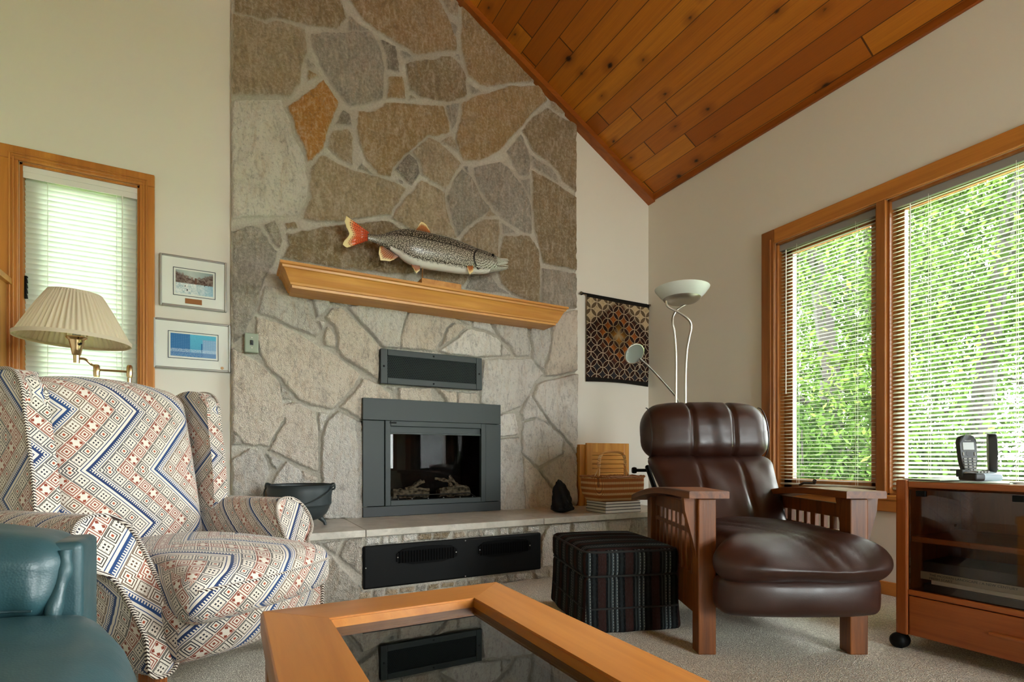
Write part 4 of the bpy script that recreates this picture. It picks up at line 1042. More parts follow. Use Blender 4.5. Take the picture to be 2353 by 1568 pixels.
jaw([(1930, 552, 745, .034), (2000, 585, 724, .031), (2060, 616, 712, .027), (2110, 630, 706, .022), (2150, 638, 698, .015), (2168, 652, 684, .007)], 'upper_jaw', JAWG)
jaw([(1930, 690, 815, .034), (2000, 714, 802, .030), (2060, 724, 790, .026), (2110, 726, 778, .021), (2150, 727, 765, .014), (2168, 730, 748, .006)], 'lower_jaw', JAWG)
for pth, nm in (([(1940, 738), (1975, 690), (2020, 652), (2080, 640), (2150, 642), (2166, 660)], 'lip'), ([(1950, 735), (2010, 722), (2060, 700), (2160, 690)], 'lip'), ([(2030, 722), (2100, 720), (2166, 728)], 'lip')):
    P = [fz(*q) for q in pth]; MB().tube([(x, YFI - .030 + .016 * i / (len(P) - 1), z) for i, (x, z) in enumerate(P)], .0026, 6).build(nm, JAWW, fi)
x, z = fz(1958, 604); bm = bmesh.new(); bmesh.ops.create_uvsphere(bm, u_segments=14, v_segments=8, radius=.0095); MB().frombm(bm, T(x, YFI - .034, z)).build('eye', BLACK, fi)
def fin(name, root, tip, mat, dy=0.0, thick=.004, bend=0.0):
    """lofted fin: root edge points to tip edge points (same count)"""
    m = MB(); V = []; U = []; F = []; nu, nv = 8, len(root) - 1
    Rr = [fz(*q) for q in root]; Tt = [fz(*q) for q in tip]; flat = []
    for s_ in (1, -1):
        for i in range(nu + 1):
            t = i / nu
            for j in range(nv + 1):
                V.append((Rr[j][0] * (1 - t) + Tt[j][0] * t, YFI - dy - bend * t * t - s_ * thick * (1 - .7 * t) - .002 * (1 if j % 2 else -1), Rr[j][1] * (1 - t) + Tt[j][1] * t))
    off = (nu + 1) * (nv + 1)
    for s_ in (0, 1):
        for i in range(nu):
            for j in range(nv):
                q = [s_ * off + i * (nv + 1) + j, s_ * off + i * (nv + 1) + j + 1, s_ * off + (i + 1) * (nv + 1) + j + 1, s_ * off + (i + 1) * (nv + 1) + j]
                uv = [(i / nu, j / nv), (i / nu, (j + 1) / nv), ((i + 1) / nu, (j + 1) / nv), ((i + 1) / nu, j / nv)]
                if s_: q.reverse(); uv.reverse()
                F.append(q); U.append(uv)
    for j in range(nv): F.append((nu * (nv + 1) + j, nu * (nv + 1) + j + 1, off + nu * (nv + 1) + j + 1, off + nu * (nv + 1) + j)); U.append([(1, .5)] * 4)
    for i in range(nu):
        for j in (0, nv): F.append((i * (nv + 1) + j, (i + 1) * (nv + 1) + j, off + (i + 1) * (nv + 1) + j, off + i * (nv + 1) + j)); U.append([(i / nu, .5)] * 4)
    m.add(V, F, U).build(name, mat, fi, ang=50)
def along(pts, n): 
    out = []
    for k in range(n): 
        t = k / (n - 1) * (len(pts) - 1); i = min(int(t), len(pts) - 2); f_ = t - i; out.append((pts[i][0] * (1 - f_) + pts[i + 1][0] * f_, pts[i][1] * (1 - f_) + pts[i + 1][1] * f_))
    return out
fin('tail_fin', along([(420, 290), (418, 350), (415, 402)], 14), along([(140, 88), (120, 160), (150, 250), (190, 320), (120, 395), (92, 450), (150, 492)], 14), FINT)
fin('dorsal_fin', along([(1010, 272), (1200, 318)], 8), along([(1020, 262), (1060, 190), (1092, 155), (1150, 205), (1185, 270)], 8), FINB)
fin('anal_fin', along([(590, 468), (800, 605)], 9), along([(560, 480), (548, 560), (572, 648), (690, 660), (740, 640)], 9), FINB)
fin('pelvic_fin', along([(940, 715), (1050, 735)], 7), along([(955, 745), (1005, 828), (1050, 790)], 7), FINB, .025)
fin('pectoral_fin', along([(1625, 690), (1705, 705)], 7), along([(1622, 790), (1650, 862), (1695, 820)], 7), FINB, .045, .004, .012)
x0, z0_ = fz(1065, 885); x1, _ = fz(1560, 905)
MB().box((x0, 3.27, zm), (x1, 3.40, zm + .058), .003).build('wooden_base', PALEOAK['Y'], fi, smooth=False)
x, z = fz(1098, 760); MB().tube([(x, YFI, zm + .055), (x, YFI, z + .03)], .004, 8).build('support_rod', BRASS, fi)

# ------------------------------------------------------------------ light switch on the stone
p = onY(578, 789, 3.44); sw = thing('light_switch', 'sage green wall switch plate with dark toggle on the left of the chimney', 'light switch', (p.x, 3.425, p.z))
MB().box((-.037, 0, -.058), (.037, .03, .058), .006).build('cover_plate', SWPL, sw, smooth=False)
MB().box((-.006, -.012, -.006), (.006, .002, .014), .002).box((-.009, -.001, -.014), (.009, .002, .014)).build('toggle', PLASTIC, sw, smooth=False)
for z in (-.030, .030): MB().lathe([(0, 0), (.0035, 0), (.003, .0015), (0, .002)], 8, T(0, 0, z) @ R(PI / 2, 'X')).build('screw', CHROME, sw)

# ------------------------------------------------------------------ framed prints
def framed(name, label, tl, br, win, parts, extra):
    p = onY(*tl, YB - .02); q = onY(*br, YB - .02); w, h = q.x - p.x, p.z - q.z
    r = thing(name, label, 'picture', (p.x, YB - .022, q.z)); m = MB(); t = .012
    for lo, hi in (((0, 0, 0), (t, .021, h)), ((w - t, 0, 0), (w, .021, h)), ((t, 0, 0), (w - t, .021, t)), ((t, 0, h - t), (w - t, .021, h))): m.box(lo, hi, .004)
    m.build('frame', STEELF, r, smooth=False); MB().box((t, .006, t), (w - t, .018, h - t)).build('mat_board', MATB, r, smooth=False)
    a, b, c, d = [win[0] * w, win[1] * w, win[2] * h, win[3] * h]; m = MB()
    for lo, hi in (((a, .004, c), (a + .003, .0065, d)), ((b - .003, .004, c), (b, .0065, d)), ((a, .004, c), (b, .0065, c + .003)), ((a, .004, d - .003), (b, .0065, d))): m.box(lo, hi)
    m.build('inner_line', INK, r, smooth=False); e = .012; a, b, c, d = a + e, b - e, c + e * 1.1, d - e
    MB().box((a, .005, c), (b, .0068, d)).build('print', parts(b - a, d - c, (a + b) / 2, (c + d) / 2), r, smooth=False); extra(r, w, h); return r
def m_skate(w, h, cx, cz):
    m = Mat('winter_print', .6, .2); x, y, z = m.xyz(m.coord()); U = (x - cx) / w + .5; V_ = (z - cz) / h + .5; n = m.noise(m.coord(), 90, 4, .75); n2 = m.noise(m.coord(), 26, 4, .7)
    sky = m.ramp(U + n2 * .2, [(0, '#8f9a9b'), (.5, '#b9c6c2'), (1, '#8ea0a2')])
    hill = .50 + .0; tree = (U - .5).ab() * .55 + n * .55 + .18
    c = m.mix(m.rng(V_ - tree - .18, .0, .06).inv() * V_.gt(.44), sky, m.mix(m.rng(n, .4, .6), '#4a322c', '#8d7f77'))
    c = m.mix((U - .53).ab().lt(.028) * V_.lt(.72) * V_.gt(.45), c, '#6a4a40')
    snow = m.mix(m.rng(n, .4, .7), '#e3e6e6', '#7fa6b4'); snow = m.mix(m.rng(U + n2 * .4, .75, 1.1) * .7, snow, '#7fb0c8')
    c = m.mix(V_.lt(.455), c, snow)
    fg = m.vor(m.comb(x * 1.0, z * .45, 0.0), 75.0); f = m.rng(fg, .16, .24).inv() * V_.btw(.12, .46) * m.noise(m.coord(), 30, 1).gt(.45)
    c = m.mix(f, c, '#3b2b33'); m.color(c); return m.m
def m_city(w, h, cx, cz):
    m = Mat('blue_city_print', .6, .2); x, y, z = m.xyz(m.coord()); U = (x - cx) / w + .5; V_ = (z - cz) / h + .5; n = m.noise(m.coord(), 70, 4, .75); n2 = m.noise(m.coord(), 200, 3, .7)
    sky = m.ramp(V_ + n * .2, [(0, '#3f86bb'), (.5, '#57a9cc'), (1, '#5cb6d6')])
    win = ((U * 26.0).fr().lt(.45)) * ((V_ * 14.0).fr().lt(.5))
    tow = U.lt(.22).mx(U.btw(.13, .42)) * V_.gt(.12); c = m.mix(tow, sky, m.mix(win * n, '#3670a8', '#6fa5cf'))
    rt = U.gt(.70) * V_.lt(.80); c = m.mix(rt, c, m.mix(win, '#7fa9cf', '#a7c3dd')); c = m.mix((U - .68).ab().lt(.015) * V_.lt(.62), c, '#2f6ba3')
    c = m.mix(V_.lt(.34) * m.rng(n2, .4, .6), c, '#bcd2e2'); c = m.mix(V_.lt(.2) * .6, c, '#2a68ab'); c = m.mix(m.rng(n2, .5, .7) * .3, c, '#2b5f9a'); m.color(c); return m.m
def plaque(r, w, h): MB().box((w * .37, .003, h * .085), (w * .62, .007, h * .185), .001).build('brass_plaque', plain('bronze_plaque', '#8d5a2d', .4, .5, .3), r, smooth=False)
def seal(r, w, h): MB().lathe([(0, 0), (.0085, 0), (.0075, .002), (0, .0025)], 16, T(w * .885, .006, h * .085) @ R(PI / 2, 'X')).build('gold_seal', plain('gold_seal', '#c09a6a', .5), r)
framed('framed_print', 'upper framed print of skaters on snow with a small bronze plaque, between window and chimney', (366, 580), (521, 718), (.195, .825, .225, .77), m_skate, plaque)
framed('framed_print', 'lower framed print of a blue city view with gold seal, between window and chimney', (351, 728), (530, 857), (.185, .835, .22, .765), m_city, seal)

# ------------------------------------------------------------------ quilted wall hanging
p = onY(1345, 676, YB - .02); q = onY(1491, 880, YB - .02); w, h = q.x - p.x - .02, onY(1345, 676, YB).z - onY(1345, 872, YB).z
wh = thing('wall_hanging', 'dark quilted textile of interlocking circles hanging on a thin rod in the corner', 'wall hanging', ((p.x + q.x) / 2 - .0, YB - .03, (p.z + p.z - h) / 2))
m = MB(); nx, nz = 14, 18; V = []; F = []
for s_ in (0, 1):
    for i in range(nx + 1):
        for j in range(nz + 1):
            x, z = (i / nx - .5) * w, (j / nz - .5) * h; V.append((x, s_ * .008 + .006 * math.sin(x * 9 + z * 3) + .004 * math.sin(z * 11), z - .012 * (2 * x / w) ** 2 * (0.5 - z / h)))
o = (nx + 1) * (nz + 1); e = lambda s_, i, j: s_ * o + i * (nz + 1) + j
for i in range(nx):
    for j in range(nz): F += [(e(0, i, j), e(0, i + 1, j), e(0, i + 1, j + 1), e(0, i, j + 1)), (e(1, i, j + 1), e(1, i + 1, j + 1), e(1, i + 1, j), e(1, i, j))]
for i in range(nx): F += [(e(0, i, 0), e(1, i, 0), e(1, i + 1, 0), e(0, i + 1, 0)), (e(0, i + 1, nz), e(1, i + 1, nz), e(1, i, nz), e(0, i, nz))]
for j in range(nz): F += [(e(0, 0, j + 1), e(1, 0, j + 1), e(1, 0, j), e(0, 0, j)), (e(0, nx, j), e(1, nx, j), e(1, nx, j + 1), e(0, nx, j + 1))]
m.add(V, F).build('quilted_panel', TEXTILE, wh)
MB().tube([(-w / 2 - .05, .004, h / 2 + .002), (w / 2 + .012, .004, h / 2 + .002)], .006, 8).build('hanging_rod', BLACK, wh)
for sx in (-1, 1):
    bm = bmesh.new(); bmesh.ops.create_uvsphere(bm, u_segments=10, v_segments=8, radius=.011); MB().frombm(bm, T(-w / 2 - .055 if sx < 0 else w / 2 + .014, .004, h / 2 + .002)).build('finial', plain('bronze_finial', '#6b5c48', .35, .5, .7), wh)
MB().box((-w / 2 - .045, .004, h / 2 - .008), (-w / 2 - .035, .03, h / 2 + .01)).build('bracket', BLACK, wh, smooth=False)
MB().box((w / 2 - .03, .004, h / 2 - .008), (w / 2 - .02, .03, h / 2 + .01)).build('bracket', BLACK, wh, smooth=False)

# ------------------------------------------------------------------ on the hearth: kettle, coal, books, basket, panel
c = pd(690, 1190, 2.96); kt = thing('iron_kettle', 'black cast iron kettle with wire bail standing on the left of the hearth', 'kettle', (c.x, c.y, ZH))
kr = .172
MB().lathe([(0, .028), (.07, .03), (.115, .045), (.145, .075), (.158, .105), (.163, .120), (.167, .122), (.168, .128), (.168, .17), (.175, .205), (kr, .226), (kr + .004, .232), (kr, .236), (.176, .232), (.166, .20), (.158, .15), (.15, .10), (.10, .06), (0, .05)], 48).build('pot', IRON, kt, ang=50)
for k in range(3):
    a = k * 2 * PI / 3 + .35 - YAW; MB().tube([(.10 * math.cos(a), .10 * math.sin(a), .05), (.128 * math.cos(a), .128 * math.sin(a), .02), (.135 * math.cos(a), .135 * math.sin(a), 0)], [.016, .010, .008], 8).build('foot', IRON, kt)
dx, dy = math.cos(-YAW), math.sin(-YAW)
for s_ in (-1, 1): MB().tube(bez([(s_ * (kr - .01) * dx, s_ * (kr - .01) * dy, .205), (s_ * (kr + .022) * dx, s_ * (kr + .022) * dy, .212), (s_ * (kr + .02) * dx, s_ * (kr + .02) * dy, .24), (s_ * (kr - .004) * dx, s_ * (kr - .004) * dy, .234)], 10), .006, 8).build('ear', IRON, kt)
ba = []
for i in range(19):
    t = i / 18 * PI; lx = (kr + .016) * math.cos(t); q = math.sin(t); ba.append((lx * dx + q * (.178) * SY * -1, lx * dy - q * .178 * CY, .228 - q * .105))
MB().tube(ba, .004, 6).build('bail_handle', IRON, kt)

c = pd(1291, 1172, 3.68); bm = bmesh.new(); bmesh.ops.create_icosphere(bm, subdivisions=4, radius=1.0)
for v in bm.verts:
    x, y, z = v.co; zz = (z + 1) / 2; r = (1 - zz) ** .62 * .95 + .10
    n = .10 * math.sin(7 * x + 3 * z) + .08 * math.sin(9 * y - 5 * z + 1) + .05 * math.sin(17 * x + 13 * y + 8 * z); L = math.hypot(x, y) + 1e-6
    f_ = min(1, L * 1.6) * r * (1 + n) / L
    v.co = Vector((x * f_ * .085 - .022 * zz ** 2 * (1 if True else 0), y * f_ * .06, max(0.0, zz * .235 * (1 + .02 * math.sin(20 * x)))))
rk = MB().frombm(bm).build('coal_lump', ROCK, None, ang=25); rk.location = (c.x, c.y, ZH); rk.rotation_euler.z = -YAW; setp(rk, 'jagged black lump of coal standing on the hearth beside the basket', 'rock')

c = onZ(1391, 1181, ZH); bz = ZH; ang = math.radians(-1)
for k, (th, lb) in enumerate(((.022, 'white edged magazine at the bottom of the stack under the wicker basket'), (.021, 'white edged magazine second from the bottom under the wicker basket'), (.020, 'white edged magazine third from the bottom under the wicker basket'), (.018, 'white edged magazine topmost of the stack right under the wicker basket'))):
    r = thing('magazine', lb, 'magazine', (c.x + .001 * k, c.y, bz), -.03 + .008 * k, 'magazines stacked under the basket')
    MB().box((.004, .004, .0025), (.31, .225, th - .0025)).build('pages', PAPER, r, smooth=False)
    MB().box((0, 0, 0), (.312, .23, .0025)).box((0, 0, th - .0025), (.312, .23, th)).build('cover', COVERD, r, smooth=False); bz += th
    MB().box((.003, -.001, .003), (.31, .004, th - .003)).build('spine', COVERW, r, smooth=False)
# basket: flared rectangular wicker basket with hoop handle
bl, br_ = c + Vector((-.075, .05, 0)), .44
bk = thing('wicker_basket', 'honey coloured wicker basket with hoop handle on a magazine stack', 'basket', (c.x + .155, c.y + .115, bz), -.03)
def ring(w, d, z, n=48, p=4.0):
    out = []
    for k in range(n):
        t = 2 * PI * k / n; cc, ss = math.cos(t), math.sin(t); e_ = 2 / p
        out.append((w / 2 * math.copysign(abs(cc) ** e_, cc), d / 2 * math.copysign(abs(ss) ** e_, ss), z))
    return out
lv = [(.34, .22, 0), (.375, .25, .02), (.405, .275, .05), (.42, .285, .085), (.425, .285, .12), (.425, .28, .155), (.43, .28, .172)]
V = []; F = []; n = 96
for w_, d_, z_ in lv: V += ring(w_, d_, z_, n, 5)
for w_, d_, z_ in reversed(lv): V += ring(w_ - .014, d_ - .014, max(z_, .008), n, 5)
K = len(lv) * 2
for i in range(K - 1):
    for k in range(n): q = (k + 1) % n; F.append((i * n + k, i * n + q, i * n + n + q, i * n + n + k))
F += [tuple(reversed(range(n))), tuple((K - 1) * n + k for k in range(n))]
MB().add(V, F).build('woven_body', WEAVE, bk)
rp = [];
for i in range(160):
    t = i / 160; q = ring(.432, .282, .172, 160, 5)[i]; rp.append((q[0] + .003 * math.cos(t * 2 * PI * 40), q[1], q[2] + .003 * math.sin(t * 2 * PI * 40)))
MB().tube(rp, .007, 6, closed=True).build('rim', WICKERD, bk)
hp_ = bez([(-.125, .0, .165), (-.118, 0, .24), (-.108, 0, .315), (-.06, 0, .345), (.06, 0, .345), (.108, 0, .315), (.118, 0, .24), (.125, 0, .165)], 40)
MB().tube(hp_, .0085, 8).build('hoop_handle', WICKER1, bk)
for s_ in (-1, 1):
    m = MB(); P = [p for p in hp_ if p.x * s_ > .095 and p.z > .225]
    P.sort(key=lambda p: p.z); turns = 7; W_ = []
    for i in range(70):
        t = i / 69 * (len(P) - 1); k = min(int(t), len(P) - 2); p = Vector(P[k]).lerp(Vector(P[k + 1]), t - k); a = i / 69 * turns * 2 * PI; W_.append(p + Vector((.0095 * math.cos(a), .0095 * math.sin(a), 0)))
    m.tube(W_, .004, 5); m.tube([(s_ * .118, -.01, .225), (s_ * .138, -.03, .165)], .004, 5); m.tube([(s_ * .118, .01, .225), (s_ * .138, .03, .165)], .004, 5)
    m.build('handle_binding', WICKER2, bk)
# louvred panel behind the basket
p = onY(1345, 1170, 3.42); q = onY(1442, 1020, 3.42)
lp = thing('louvered_panel', 'honey oak louvred cabinet panel standing on the hearth behind the basket', 'panel', (p.x, 3.40, ZH)); w, h = q.x - p.x, q.z - ZH
m = MB()
for lo, hi in (((0, 0, 0), (.055, .022, h)), ((w - .055, 0, 0), (w, .022, h)), ((.055, 0, h - .075), (w - .055, .022, h)), ((.055, 0, 0), (w - .055, .022, .08))): m.box(lo, hi, .003)
m.build('frame', OAK['Z'], lp, smooth=False); m = MB(); k = 0; z = .085
while z < h - .09: m.box((.052, .006, z), (w - .052, .014, z + .032), .003, R(0, 'X')); z += .036
m.build('louvers', OAK['X'], lp, smooth=False)
MB().box((-.045, .03, 0), (w - .03, .09, h - .012), .003).build('backing_case', OAK['Z'], lp, smooth=False)
# ------------------------------------------------------------------ coffee table
tx0, tx1, ty1, ty0, tz = .060, .668, 1.325, .10, .42
tb = thing('coffee_table', 'honey wood coffee table with mitred frame and smoked glass inset in the foreground', 'table', ((tx0 + tx1) / 2, (ty0 + ty1) / 2, 0))
hw, hl, fw = (tx1 - tx0) / 2, (ty1 - ty0) / 2, .130
def rail(pts, mat):
    m = MB(); m.prism(pts, .045, T(0, 0, tz - .045), 0); m.build('top_rail', mat, tb, smooth=False)
ch = .014; g = .0006                      # mitred boards with clipped outer corners
def railx(s_):
    P = [(-hw + ch, s_ * hl), (hw - ch, s_ * hl), (hw - ch / 2 - g, s_ * (hl - ch / 2)), (hw - fw - g, s_ * (hl - fw)), (-hw + fw + g, s_ * (hl - fw)), (-hw + ch / 2 + g, s_ * (hl - ch / 2))]
    return P if s_ < 0 else list(reversed(P))
def raily(s_):
    P = [(s_ * hw, -hl + ch), (s_ * hw, hl - ch), (s_ * (hw - ch / 2), hl - ch / 2 - g), (s_ * (hw - fw), hl - fw - g), (s_ * (hw - fw), -hl + fw + g), (s_ * (hw - ch / 2), -hl + ch / 2 + g)]
    return P if s_ > 0 else list(reversed(P))
def rail_mesh(P, mat, edge):
    """board with a chamfered outer and inner top edge"""
    bm = bmesh.new(); n = len(P); a = [bm.verts.new((x, y, tz - .045)) for x, y in P]; b = [bm.verts.new((x, y, tz)) for x, y in P]
    bm.faces.new(list(reversed(a))); bm.faces.new(b)
    for i in range(n): bm.faces.new((a[i], a[(i + 1) % n], b[(i + 1) % n], b[i]))
    bm.edges.ensure_lookup_table()
    def outer(e):
        if min(v.co.z for v in e.verts) < tz - 1e-4: return False
        p, q = [v.co for v in e.verts]; return (abs(abs(p.x) - hw) < 1e-4 and abs(abs(q.x) - hw) < 1e-4) or (abs(abs(p.y) - hl) < 1e-4 and abs(abs(q.y) - hl) < 1e-4)
    bmesh.ops.bevel(bm, geom=[e for e in bm.edges if outer(e)], offset=.013, segments=3, affect='EDGES', profile=.5)
    bmesh.ops.recalc_face_normals(bm, faces=list(bm.faces)); MB().frombm(bm).build('top_rail', mat, tb, ang=30)
for s_ in (-1, 1): rail_mesh(railx(s_), TABLE['X'], 0); rail_mesh(raily(s_), TABLE['Y'], 0)
MB().box((-hw + fw - .012, -hl + fw - .012, tz - .030), (hw - fw + .012, hl - fw + .012, tz - .022)).build('glass_top', TABGLASS, tb, smooth=False)
m = MB(); iw, il = hw - fw, hl - fw
for lo, hi in (((-iw, -il, tz - .022), (iw, -il + .004, tz - .004)), ((-iw, il - .004, tz - .022), (iw, il, tz - .004)), ((-iw, -il, tz - .022), (-iw + .004, il, tz - .004)), ((iw - .004, -il, tz - .022), (iw, il, tz - .004))): m.box(lo, hi)
m.build('glass_bead', TABLE['Y'], tb, smooth=False)
m = MB(); e = .05
for lo, hi in (((-hw + e, -hl + e, tz - .12), (hw - e, -hl + e + .022, tz - .045)), ((-hw + e, hl - e - .022, tz - .12), (hw - e, hl - e, tz - .045)), ((-hw + e, -hl + e, tz - .12), (-hw + e + .022, hl - e, tz - .045)), ((hw - e - .022, -hl + e, tz - .12), (hw - e, hl - e, tz - .045))): m.box(lo, hi, .003)
m.build('apron', TABLEZ, tb, smooth=False)
for sx in (-1, 1):
    for sy in (-1, 1): MB().box((sx * (hw - .045) - .035, sy * (hl - .045) - .035, 0), (sx * (hw - .045) + .035, sy * (hl - .045) + .035, tz - .045), .006).build('leg', TABLEZ, tb, smooth=False)

# ------------------------------------------------------------------ wing chair
WA = math.radians(40.4)
wc = thing('wing_chair', 'wingback armchair in cream navy and rust diamond tapestry beside the swing arm lamp', 'armchair', (.062, 2.06, 0), WA)
def wtilt(y, z, a=.22, z0=.40): return y + (z - z0) * math.tan(a)
bw = .287
def warp_back(c):
    x, y, z = c; z = z + .035 * (1 - (x / bw) ** 2) * max(0, z / .33); y2 = y + .62 + (z + .36) * .22; return (x * (1 + .03 * z), y2, z + .725)
MB().rbox(2 * bw, .17, .66, .07, (14, 4, 14), (0, .055, .0), warp_back, pk=.8).build('inside_back', FABRIC, wc, ang=70)
def warp_ob(c): x, y, z = c; return (x, y + .76 + (z + .40) * .19, z + .66)
MB().rbox(.62, .07, .82, .03, (8, 2, 10), (0, .02, 0), warp_ob).build('outside_back', FABRIC, wc, ang=70)
wing = chaikin([(.53, .52), (.535, .66), (.555, .80), (.58, .93), (.585, 1.00), (.615, 1.055), (.68, 1.075), (.76, 1.07), (.84, 1.03), (.86, .96), (.82, .80), (.76, .52)], 2)
for s_ in (-1, 1):
    m = MB(); M_ = T(s_ * .322 - .034, 0, 0) @ YZ; m.prism(wing, .068, M_, .028, seg=4)
    m.v = [(x + s_ * max(0, (z - .55)) * .02, y, z) for x, y, z in m.v]
    o = m.build('wing', FABRIC, wc, ang=70)
    cx_ = s_ * .322
    MB().tube([(cx_ + s_ * .034 + s_ * max(0, z - .55) * .02, y + .006, z) for y, z in wing[:26]], .0065, 6).build('piping', CORD, o)
armp = [(.262, .13), (.355, .13), (.362, .24), (.372, .36), (.385, .43), (.425, .455), (.452, .485), (.460, .53), (.445, .575), (.41, .602), (.365, .608), (.325, .597), (.295, .57), (.280, .52), (.272, .42), (.264, .28)]
for s_ in (-1, 1):
    pp = chaikin([(s_ * x, z) for x, z in armp], 2)
    if s_ < 0: pp = list(reversed(pp))
    m = MB().prism(pp, .66, T(0, .0, 0) @ XZ, .007, seg=2)
    m.v = [(x + s_ * .03 * max(0, (y - .2)) , y + max(0, (z - .26)) * .60 * max(0, 1 - y / .55), z - .008) for x, y, z in m.v]
    o = m.build('arm', FABRIC, wc, ang=60)
    q = chaikin([(s_ * x, z) for x, z in armp], 2)
    MB().tube([(x, -.003 + max(0, (z - .26)) * .60, z - .008) for x, z in q], .0065, 6, closed=True).build('piping', CORD, o)
def warp_seat(c):
    x, y, z = c; y2 = y + .245; f_ = max(0.0, min(1, (-y - .12) / .2)); y2 -= .075 * f_ * (1 - (x / .36) ** 2); x2 = x * (.86 + .19 * f_); z2 = z + .368 - .02 * f_ + y * .02
    return (x2, y2, z2)
sc_ = MB().rbox(.60, .64, .155, .05, (14, 14, 4), (.0, .0, .035), warp_seat, uvo=(.13, .05)).build('seat_cushion', FABRIC, wc, ang=70)
pts = []
for i in range(31): x = -.27 + .54 * i / 30; c_ = Vector((x, -.32 + .012, -.0775 + .035)); pts.append(tuple(Vector(warp_seat(c_)) + Vector((0, -.012, .0))))
MB().tube([(x, y, z + .075) for x, y, z in pts], .0055, 6).build('piping', CORD, sc_)
def warp_foot(c):
    x, y, z = c; y2 = y + .045 - .085 * (1 - (x / .33) ** 2) + (-z + .1) * .10; return (x, y2, z + .235)
MB().rbox(.585, .12, .20, .04, (14, 3, 8), (0, .03, 0), warp_foot, uvo=(.2, .11)).build('footrest_panel', FABRIC, wc, ang=70)
MB().box((-.275, .10, .14), (.275, .74, .34), .01).build('seat_frame', FABRIC, wc, smooth=False)
for sx in (-1, 1):
    m = MB(); prof = []; N = 7
    for side in range(4):
        for k in range(N):
            t = (k / N - .5) * .052; d_ = .026 - (.004 if k % 2 else 0); a = side * PI / 2; prof.append((t * math.cos(a) + d_ * math.sin(a), -d_ * math.cos(a) + t * math.sin(a)))
    m.prism(prof, .145, T(sx * .308, .05, 0)); m.build('leg', LEGW, wc, smooth=False)
    MB().tube([(sx * .28, .78, 0), (sx * .28, .72, .16)], [.017, .026], 10).build('leg', LEGW, wc)

# ------------------------------------------------------------------ mission recliner (faces the camera squarely)
rc = thing('recliner', 'brown leather recliner with slatted mission oak arms in front of the corner', 'recliner', W(1.06, 2.04, 0), -YAW)
pw = .035
for sx in (-1, 1):
    MB().box((sx * .297 - pw, -.0, 0), (sx * .297 + pw, .07, .61), .004).build('leg', MISSION['Z'], rc, smooth=False)
    MB().box((sx * .297 - pw, .70, 0), (sx * .297 + pw, .77, .575), .004).build('leg', MISSION['Z'], rc, smooth=False)
    # bowed arm board
    m = MB(); V = []; F = []; ys = np.linspace(-.035, .84, 16)
    for y in ys:
        z = .642 - .075 * max(0, (y - .22) / .62) ** 1.8; hw_ = .077 + .008 * math.sin(PI * (y + .035) / .875); cx_ = sx * (.302 + .03 * max(0, y) ** 1.5)
        for dx_, dz in ((-hw_, -.028), (hw_, -.028), (hw_, -.003), (hw_ - .003, 0), (-hw_ + .003, 0), (-hw_, -.003)): V.append((cx_ + dx_, y, z + dz))
    for i in range(15):
        for k in range(6): q = (k + 1) % 6; F.append((i * 6 + k, i * 6 + q, i * 6 + 6 + q, i * 6 + 6 + k))
    F += [tuple(reversed(range(6))), tuple(90 + k for k in range(6))]
    m.add(V, F).build('arm', MISSION['Y'], rc, ang=40)
    # curved corbel on the outer face of each front post
    cb = [(0, .613), (.052, .613), (.046, .56), (.030, .50), (.014, .44), (.004, .385), (0, .37)]
    m = MB(); m.prism([(x * sx, z) for x, z in (cb if sx > 0 else reversed(cb))], .034, T(sx * (.297 + pw), .018, 0) @ XZ, .002); m.build('corbel', MISSION['Z'], rc, smooth=False)
    cr = [(.07, .61), (.13, .61), (.115, .55), (.09, .47), (.074, .37), (.07, .36)]
    MB().prism(cr, .03, T(sx * .297 - .015, 0, 0) @ YZ, .002).build('corbel', MISSION['Z'], rc, smooth=False)
    # side lattice: rails, square lights above, tall lights below
    m = MB(); xa, xb = sx * .297 - .011, sx * .297 + .011
    for z0, z1 in ((.525, .612), (.452, .472), (.13, .285)): m.box((xa, .07, z0), (xb, .70, z1 - (.03 if z1 > .6 else 0)), .002)
    for k in range(10):
        y = .088 + k * .0655; m.box((xa + .002, y, .28), (xb - .002, y + (.036 if k in (3, 6) else .024), .53), .002)
    m.build('side_lattice', MISSION['Z'], rc, smooth=False)
    MB().box((xa - .012, .35, .03), (xb + .012, .43, .14), .003).build('foot_block', MISSION['Z'], rc, smooth=False) if False else None
MB().box((-.262, .08, .16), (.262, .74, .30), .01).build('seat_base', BROWN, rc, smooth=False)
def sst(a, b, x): t = max(0.0, min(1.0, (x - a) / (b - a))); return t * t * (3 - 2 * t)
def warp_rs(c):
    x, y, z = c; f_ = sst(.17, .31, -y); x2 = x * (.79 + .285 * f_) + .022; up = sst(-.05, .06, z); z2 = z + .388 + .010 * math.sin(x * 9 + y * 6) * up - .050 * sst(.20, .40, -y) * up
    for k, (x0, sl) in enumerate(((-.03, .55), (.035, .5), (.09, .62))): z2 -= (.006, .007, .004)[k] * math.exp(-((x - x0 + sl * (y + .2)) / .011) ** 2) * up * sst(.42, .30, abs(y + .1) + .1)
    y2 = y + .20 + .006 * math.sin(x * 21 + 2) * sst(.25, .34, -y) - .02 * sst(.28, .36, -y) * (1 - (x / .31) ** 2)
    return (x2, y2, z2)
MB().rbox(.62, .70, .155, .072, (36, 26, 3), (.012, .02, .026), warp_rs).build('seat_cushion', BROWN, rc, ang=80)
def warp_rf(c): x, y, z = c; return (x + .022, y - .075 + .05 * (z + .075) * -.3 + .03 * abs(x / .3) ** 4, z + .255)
MB().rbox(.595, .11, .145, .035, (14, 3, 5), (.01, .02, .006), warp_rf).build('footrest', BROWN, rc, ang=80)
seams = (-.105, .115)
def groove(x, w_=.010): return sum(math.exp(-((x - s_) / w_) ** 2) for s_ in seams)
